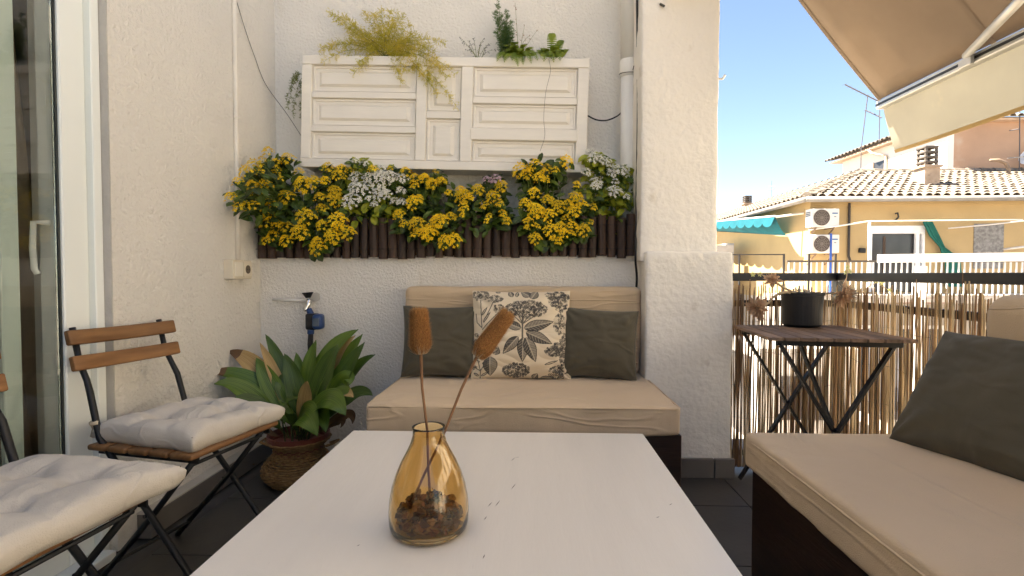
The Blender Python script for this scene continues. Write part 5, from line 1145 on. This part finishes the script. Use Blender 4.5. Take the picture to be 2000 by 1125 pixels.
# clothes drying frame, tied green curtain
cf = thing('drying_frame', 'thin white pole frame of a clothes line on the yellow house balcony', 'clothes line', tuple(atY(1698, 500, 14.2)))
POLE = mat('pole_white', (.74, .70, .66), .5)
m = lambda *pts, r=.022: MB().tube([atY(x, y, Y) for x, y, Y in pts], r, 8).build('pole', POLE, cf, smooth=True)
m((1580, 449, 14.75), (1640, 441, 14.5), (1697, 432, 14.2)); m((1697, 432, 14.2), (1997, 429, 14.2), r=.016); m((1698, 432, 14.2), (1697, 562, 14.2), r=.035); m((1852, 446, 14.9), (1930, 439, 14.6), (2003, 431, 14.2), r=.018); m((1960, 487, 14.8), (2000, 482, 14.4), r=.03)
GC = mat('green_cloth', (.006, .115, .095), .8, .2, 3, col2=(.015, .17, .135))
m = MB(); prof_ = [(1802, 1822, 433), (1815, 1836, 460), (1836, 1846, 483), (1839, 1866, 497), (1845, 1878, 512), (1846, 1880, 535), (1846, 1880, 560)]; nn = 14; v = []
for (x0, x1, y) in prof_:
    for k in range(nn + 1): p = atY(x0 + (x1 - x0) * k / nn, y, 14.85); p.y += .04 * math.sin(k * 1.9); v.append(p)
m.add(v, [(i*(nn+1)+k, i*(nn+1)+k+1, (i+1)*(nn+1)+k+1, (i+1)*(nn+1)+k) for i in range(len(prof_)-1) for k in range(nn)])
o = m.build('green_curtain', GC, smooth=True, origin=tuple(atY(1845, 560, 14.85))); tag(o, 'green door curtain tied aside next to the balcony door', 'curtain')
# teal awning on the side wall
ta = thing('teal_awning', 'teal scalloped awning on the side of the yellow house', 'awning', (HX, 17, 2.4))
TEAL = mat('teal_canvas', (.004, .085, .11), .8, .15, 3, transl=.35)
ny, nx = 24, 8; m = MB(); v = []
for i in range(ny + 1):
    s = i / ny; po_, pw_ = Vector((7.25, 15.5 + 5.2 * s, 2.66 + .38 * s)), Vector((HX - .02, 16.25 + 6 * s, 2.16 + .62 * s))
    for j in range(nx + 1): t_ = j / nx; p = po_.lerp(pw_, t_); p.z -= .10 * math.sin(math.pi * t_) + .05 * abs(math.sin(s * 15)) * (1 - t_); v.append(p)
m.add(v, [(i*(nx+1)+j, (i+1)*(nx+1)+j, (i+1)*(nx+1)+j+1, i*(nx+1)+j+1) for i in range(ny) for j in range(nx)]); m.build('canopy', TEAL, ta, smooth=True)
m = MB(); v = []; n = 80
for i in range(n + 1):
    s = i / n; p = Vector((7.24, 15.5 + 5.2 * s, 2.68 + .38 * s)); v += [p, p + Vector((-.08, 0, -.20 - .12 * abs(math.sin(s * 8 * math.pi)) ** .6))]
m.add(v, [(2*i, 2*i+2, 2*i+3, 2*i+1) for i in range(n)]); m.build('scalloped_valance', mat('teal_valance', (.007, .16, .22), .8, .1, 3, transl=.5), ta)
m = MB(); m.tube([(7.24, 15.45, 2.68), (7.24, 20.8, 3.06)], .025, 8); m.tube([(7.26, 15.6, 2.66), (HX, 15.35, 2.75)], .03, 8); m.tube([(7.26, 18.5, 2.86), (HX, 18.9, 2.5)], .02, 8); m.build('arm', POLE, ta)
# lower lean-to house past the pillar
ls = thing('annex', 'low annex with a grey column under the teal awning', 'building', (6.6, 19.5, GZ))
MB().box((5.2, 19.0, GZ), (7.2, 21, 1.75)).build('wall', mat('annex_stone', (.20, .155, .12), .9, .3, 4), ls); MB().box((5.1, 18.6, 1.751), (7.25, 21.2, 2.0)).build('canopy', mat('annex_grey', (.45, .42, .40), .8), ls); MB().box((7.202, 19.2, GZ), (7.5, 19.6, 2.1)).build('column', mat('annex_column', (.38, .39, .42), .8), ls)

# upper white and pink house
UX, UY = 14.57, 18.55; UZ = 6.25
uh = thing('upper_house', 'taller house with pink front and white side above the tile roof', 'house', (UX + 3, UY, GZ))
MB().box((UX, UY + .001, 0), (26, UY + .3, UZ)).build('front_wall', PK, uh); MB().box((UX - .012, UY, 0), (UX + .2, 24.6, UZ - .05)).build('side_wall', WW, uh)
m = MB(); m.box((UX - .3, UY - .28, UZ), (26, UY + .3, UZ + .06)); m.box((UX - .36, UY - .28, UZ - .06), (UX + .2, 25.0, UZ)); m.build('eaves', mat('eave_pink', (.58, .42, .31), .9), uh)
v = [(UX - .4, UY - .36, UZ + .07), (26, UY - .36, UZ + .07), (26, UY + 4, UZ + 1.2), (UX + 4, UY + 4, UZ + 1.2), (UX - .4, 25.2, UZ + .07), (UX + 4, 25.2, UZ + 1.2)]
MB().add(v, [(0, 1, 2, 3), (0, 3, 5, 4)]).build('roof', TILED, uh)
m = MB(); x = UX - .3
while x < 21:
    R_ = Matrix.Rotation(.27, 3, 'X')
    for k in range(3): m.add(tvn @ np.array(R_).T + np.array((x, UY - .42 + k * .34, UZ + .085 + k * .094)), tf)
    x += .262
y = UY - .2
while y < 25.2:
    R_ = Matrix.Rotation(-R(90), 3, 'Z') @ Matrix.Rotation(.27, 3, 'X')
    for k in range(3): m.add(tvn @ np.array(R_).T + np.array((UX - .46 + k * .34, y, UZ + .085 + k * .094)), tf)
    y += .262
o = m.build('eave_tiles', TILE, uh); o['kind'] = 'stuff'
wp = atX(1718, 332, UX - .02); w_ = MB().box((UX - .03, wp.y - .25, wp.z - .5), (UX - .013, wp.y + .35, wp.z + .35)).build('window', DG, uh); MB().box((UX - .06, wp.y + .351, wp.z - .5), (UX - .013, wp.y + .75, wp.z + .37)).build('shutter', mat('shutter_tan', (.42, .33, .26), .8), w_)
dpx = atX(1731, 300, UX - .06); MB().tube([(UX - .34, dpx.y + .7, UZ - .03), (UX - .3, dpx.y + .5, UZ - .25), (UX - .07, dpx.y, UZ - .45), (UX - .07, dpx.y, 3)], .05, 8).build('drain_pipe', mat('pipe_tan', (.55, .45, .35), .7), uh)
# chimney on the roof, second chimney further off
def chimney(label, x, y, z, s, h, hc):
    t = thing('chimney', label, 'chimney', (x, y, z)); CM = mat('chimney_render', (.40, .30, .22), .9, .2, 4, dirt=((.20, .15, .11), 5, .6)); CC = mat('chimney_cap', (.10, .085, .075), .8, .2, 6)
    MB().box((x - s, y - s, z - .4), (x + s, y + s, z + h)).build('stack', CM, t); MB().box((x - s - .05, y - s - .05, z + h + .001), (x + s + .05, y + s + .05, z + h + .07)).build('ledge', CM, t)
    k_ = 4; dz = (hc - .07) / k_
    for k in range(k_):
        z0 = z + h + .071 + k * dz; m = MB()
        for a, b in ((-1, -1), (1, -1), (1, 1), (-1, 1)): m.box((x + a * s * .7 - .03, y + b * s * .7 - .03, z0), (x + a * s * .7 + .03, y + b * s * .7 + .03, z0 + dz * .45))
        rbox(m, (x - s * .92, y - s * .92, z0 + dz * .45), (x + s * .92, y + s * .92, z0 + dz * .99), dz * .2, .2); m.build('louvre', CC, t)
chimney('rendered chimney with stacked dark louvres on the tile roof', atY(1810, 350, 16.1).x, 16.1, 3.55, .22, .62, .66)
cb = atY(1459, 402, 27); chimney('small louvred chimney at the far end of the tile roof', cb.x, 27, cb.z, .2, .06, .45)
# aerials
def aerial(label, pts, booms, Y, els=9):
    t = thing('tv_aerial', label, 'aerial', tuple(atY(*pts[0], Y)), 'rooftop aerials'); AM = mat('aerial_metal', (.10, .09, .095), .5)
    MB().tube([atY(x, y, Y) for x, y in pts], .016, 6).build('mast', AM, t)
    for (x0, y0, x1, y1, n, L_) in booms:
        a, b = atY(x0, y0, Y), atY(x1, y1, Y - .4); MB().tube([a, b], .022, 6).build('boom', AM, t); m = MB()
        for k in range(n): p = a.lerp(b, k / max(1, n - 1)); e = Vector((.62, .7, .32)).normalized() * L_; m.tube([p - e, p + e], .0055, 4)
        m.build('elements', AM, t)
    return t
aerial('tall television aerial standing beside the white upper house', [(1681, 346), (1682, 290), (1690, 225), (1695, 185)], [(1650, 165, 1722, 201, 9, .45), (1690, 215, 1722, 230, 5, .3)], 19.5)
aerial('thin aerial pole behind the awning valance', [(1717, 278), (1718, 215)], [], 21)
aerial('aerial pole in front of the pink wall', [(1991, 346), (1992, 185)], [(1972, 255, 1990, 252, 2, .08)], 18.2)
aerial('distant weather vane above the tile roof', [(1507, 392), (1507, 353)], [(1501, 364, 1514, 364, 2, .1), (1501, 372, 1512, 369, 2, .1)], 40)
sd = atY(2016, 303, 18.0); t = thing('satellite_dish', 'white satellite dish by the pink wall', 'dish', tuple(sd))
m = MB(); n = 20; v = [Vector((0, .12, 0))]; dax = Vector((-.8, -.3, .5)).normalized(); u_, v_, _ = frame(dax); v = [sd - dax * .1] + [sd + (u_ * math.cos(k * math.tau / n) + v_ * math.sin(k * math.tau / n)) * .36 for k in range(n)]
m.add(v, [(0, 1 + k, 1 + (k + 1) % n) for k in range(n)]); m.build('dish', mat('dish_white', (.7, .7, .7), .5), t, smooth=True); MB().tube([sd - dax * .05, atY(1968, 309, 18.0)], .02, 6).build('arm', GUT, t); MB().tube([sd - dax * .1, sd - Vector((0, 0, .9))], .03, 6).build('mast', GUT, t)
vp_ = thing('vent_pipe', 'bent brown vent pipe rising from the tile roof', 'pipe', tuple(atY(1970, 346, 17.6))); MB().tube([atY(x, y, 17.6) for x, y in ((1970, 350), (1970, 330), (1964, 318), (1950, 313), (1934, 313))], [.055, .055, .06, .06, .045], 10).build('pipe', mat('vent_brown', (.24, .17, .12), .7), vp_, smooth=True)
# white beam-and-post frame nearer by, white building at the right edge with an added bounce block
wf = thing('pergola', 'white post and beam frame standing between the houses', 'pergola', tuple(atY(1798, 700, 10.5))); WF = mat('white_frame_paint', (.80, .78, .74), .7, .04, 2)
a, b = atY(1716, 505, 10.8), atY(2060, 501, 10.0)
MB().bar(a, b, .16, .165).build('beam', WF, wf); p = atY(1798, 520, 10.62); MB().box((p.x - .075, 10.54, GZ), (p.x + .075, 10.68, p.z)).build('post', WF, wf)
oh = thing('white_house', 'white sunlit house wall across the street, made tall out of view to bounce light', 'house', (11, 1, GZ)); OW = mat('opposite_render', (.80, .75, .66), .9, .05, .8, dirt=((.66, .60, .50), .7, .66))
MB().box((8.9, 6.8, GZ), (14, 9.2, 2.32)).build('wing', OW, oh); MB().box((8.9, -9, GZ), (14, 6.79, 5.6)).build('bounce_block', OW, oh); MB().box((8.6, -9.3, 5.601), (14.3, 7.0, 5.8)).build('roof', TILED, oh)  # tall block out of view, added to bounce warm sunlight onto the terrace
for zz in (-5.4, -2.3, .8, 3.3):
    for yy in (-6.5, -3.5, -.5, 2.5, 5.2):
        w_ = MB().box((8.87, yy - .45, zz), (8.899, yy + .45, zz + 1.4)).build('window', DG, oh); m = MB(); m.box((8.84, yy - .53, zz + 1.401), (8.898, yy + .53, zz + 1.48)); m.box((8.82, yy - .55, zz - .08), (8.898, yy + .55, zz - .001)); m.box((8.85, yy - .53, zz), (8.898, yy - .451, zz + 1.4)); m.box((8.85, yy + .451, zz), (8.898, yy + .53, zz + 1.4)); m.build('frame', DF, w_)
# sunlit low roof terrace between
lt = thing('low_terrace', 'low white roof terrace down in the courtyard behind the reeds', 'building', (6.5, 9, GZ))
MB().box((3.0, 7.5, GZ), (7.6, 13.0, -2.2)).build('block', mat('block_render', (.42, .37, .32), .9, .1, 1), lt); MB().box((3.0, 7.5, -2.199), (7.6, 7.65, -1.5)).build('parapet', mat('parapet_red', (.33, .17, .11), .9), lt); MB().box((4.2, 9.5, -2.199), (6.0, 11.5, -.4)).build('stair_head', mat('stair_white', (.55, .53, .50), .9, .1, 2), lt)
MB().box((4.199 - .02, 9.9, -2.19), (4.198, 10.7, -.6)).build('door', DG, lt); MB().box((4.6, 9.47, -1.7), (5.4, 9.499, -.9)).build('window', DG, lt)
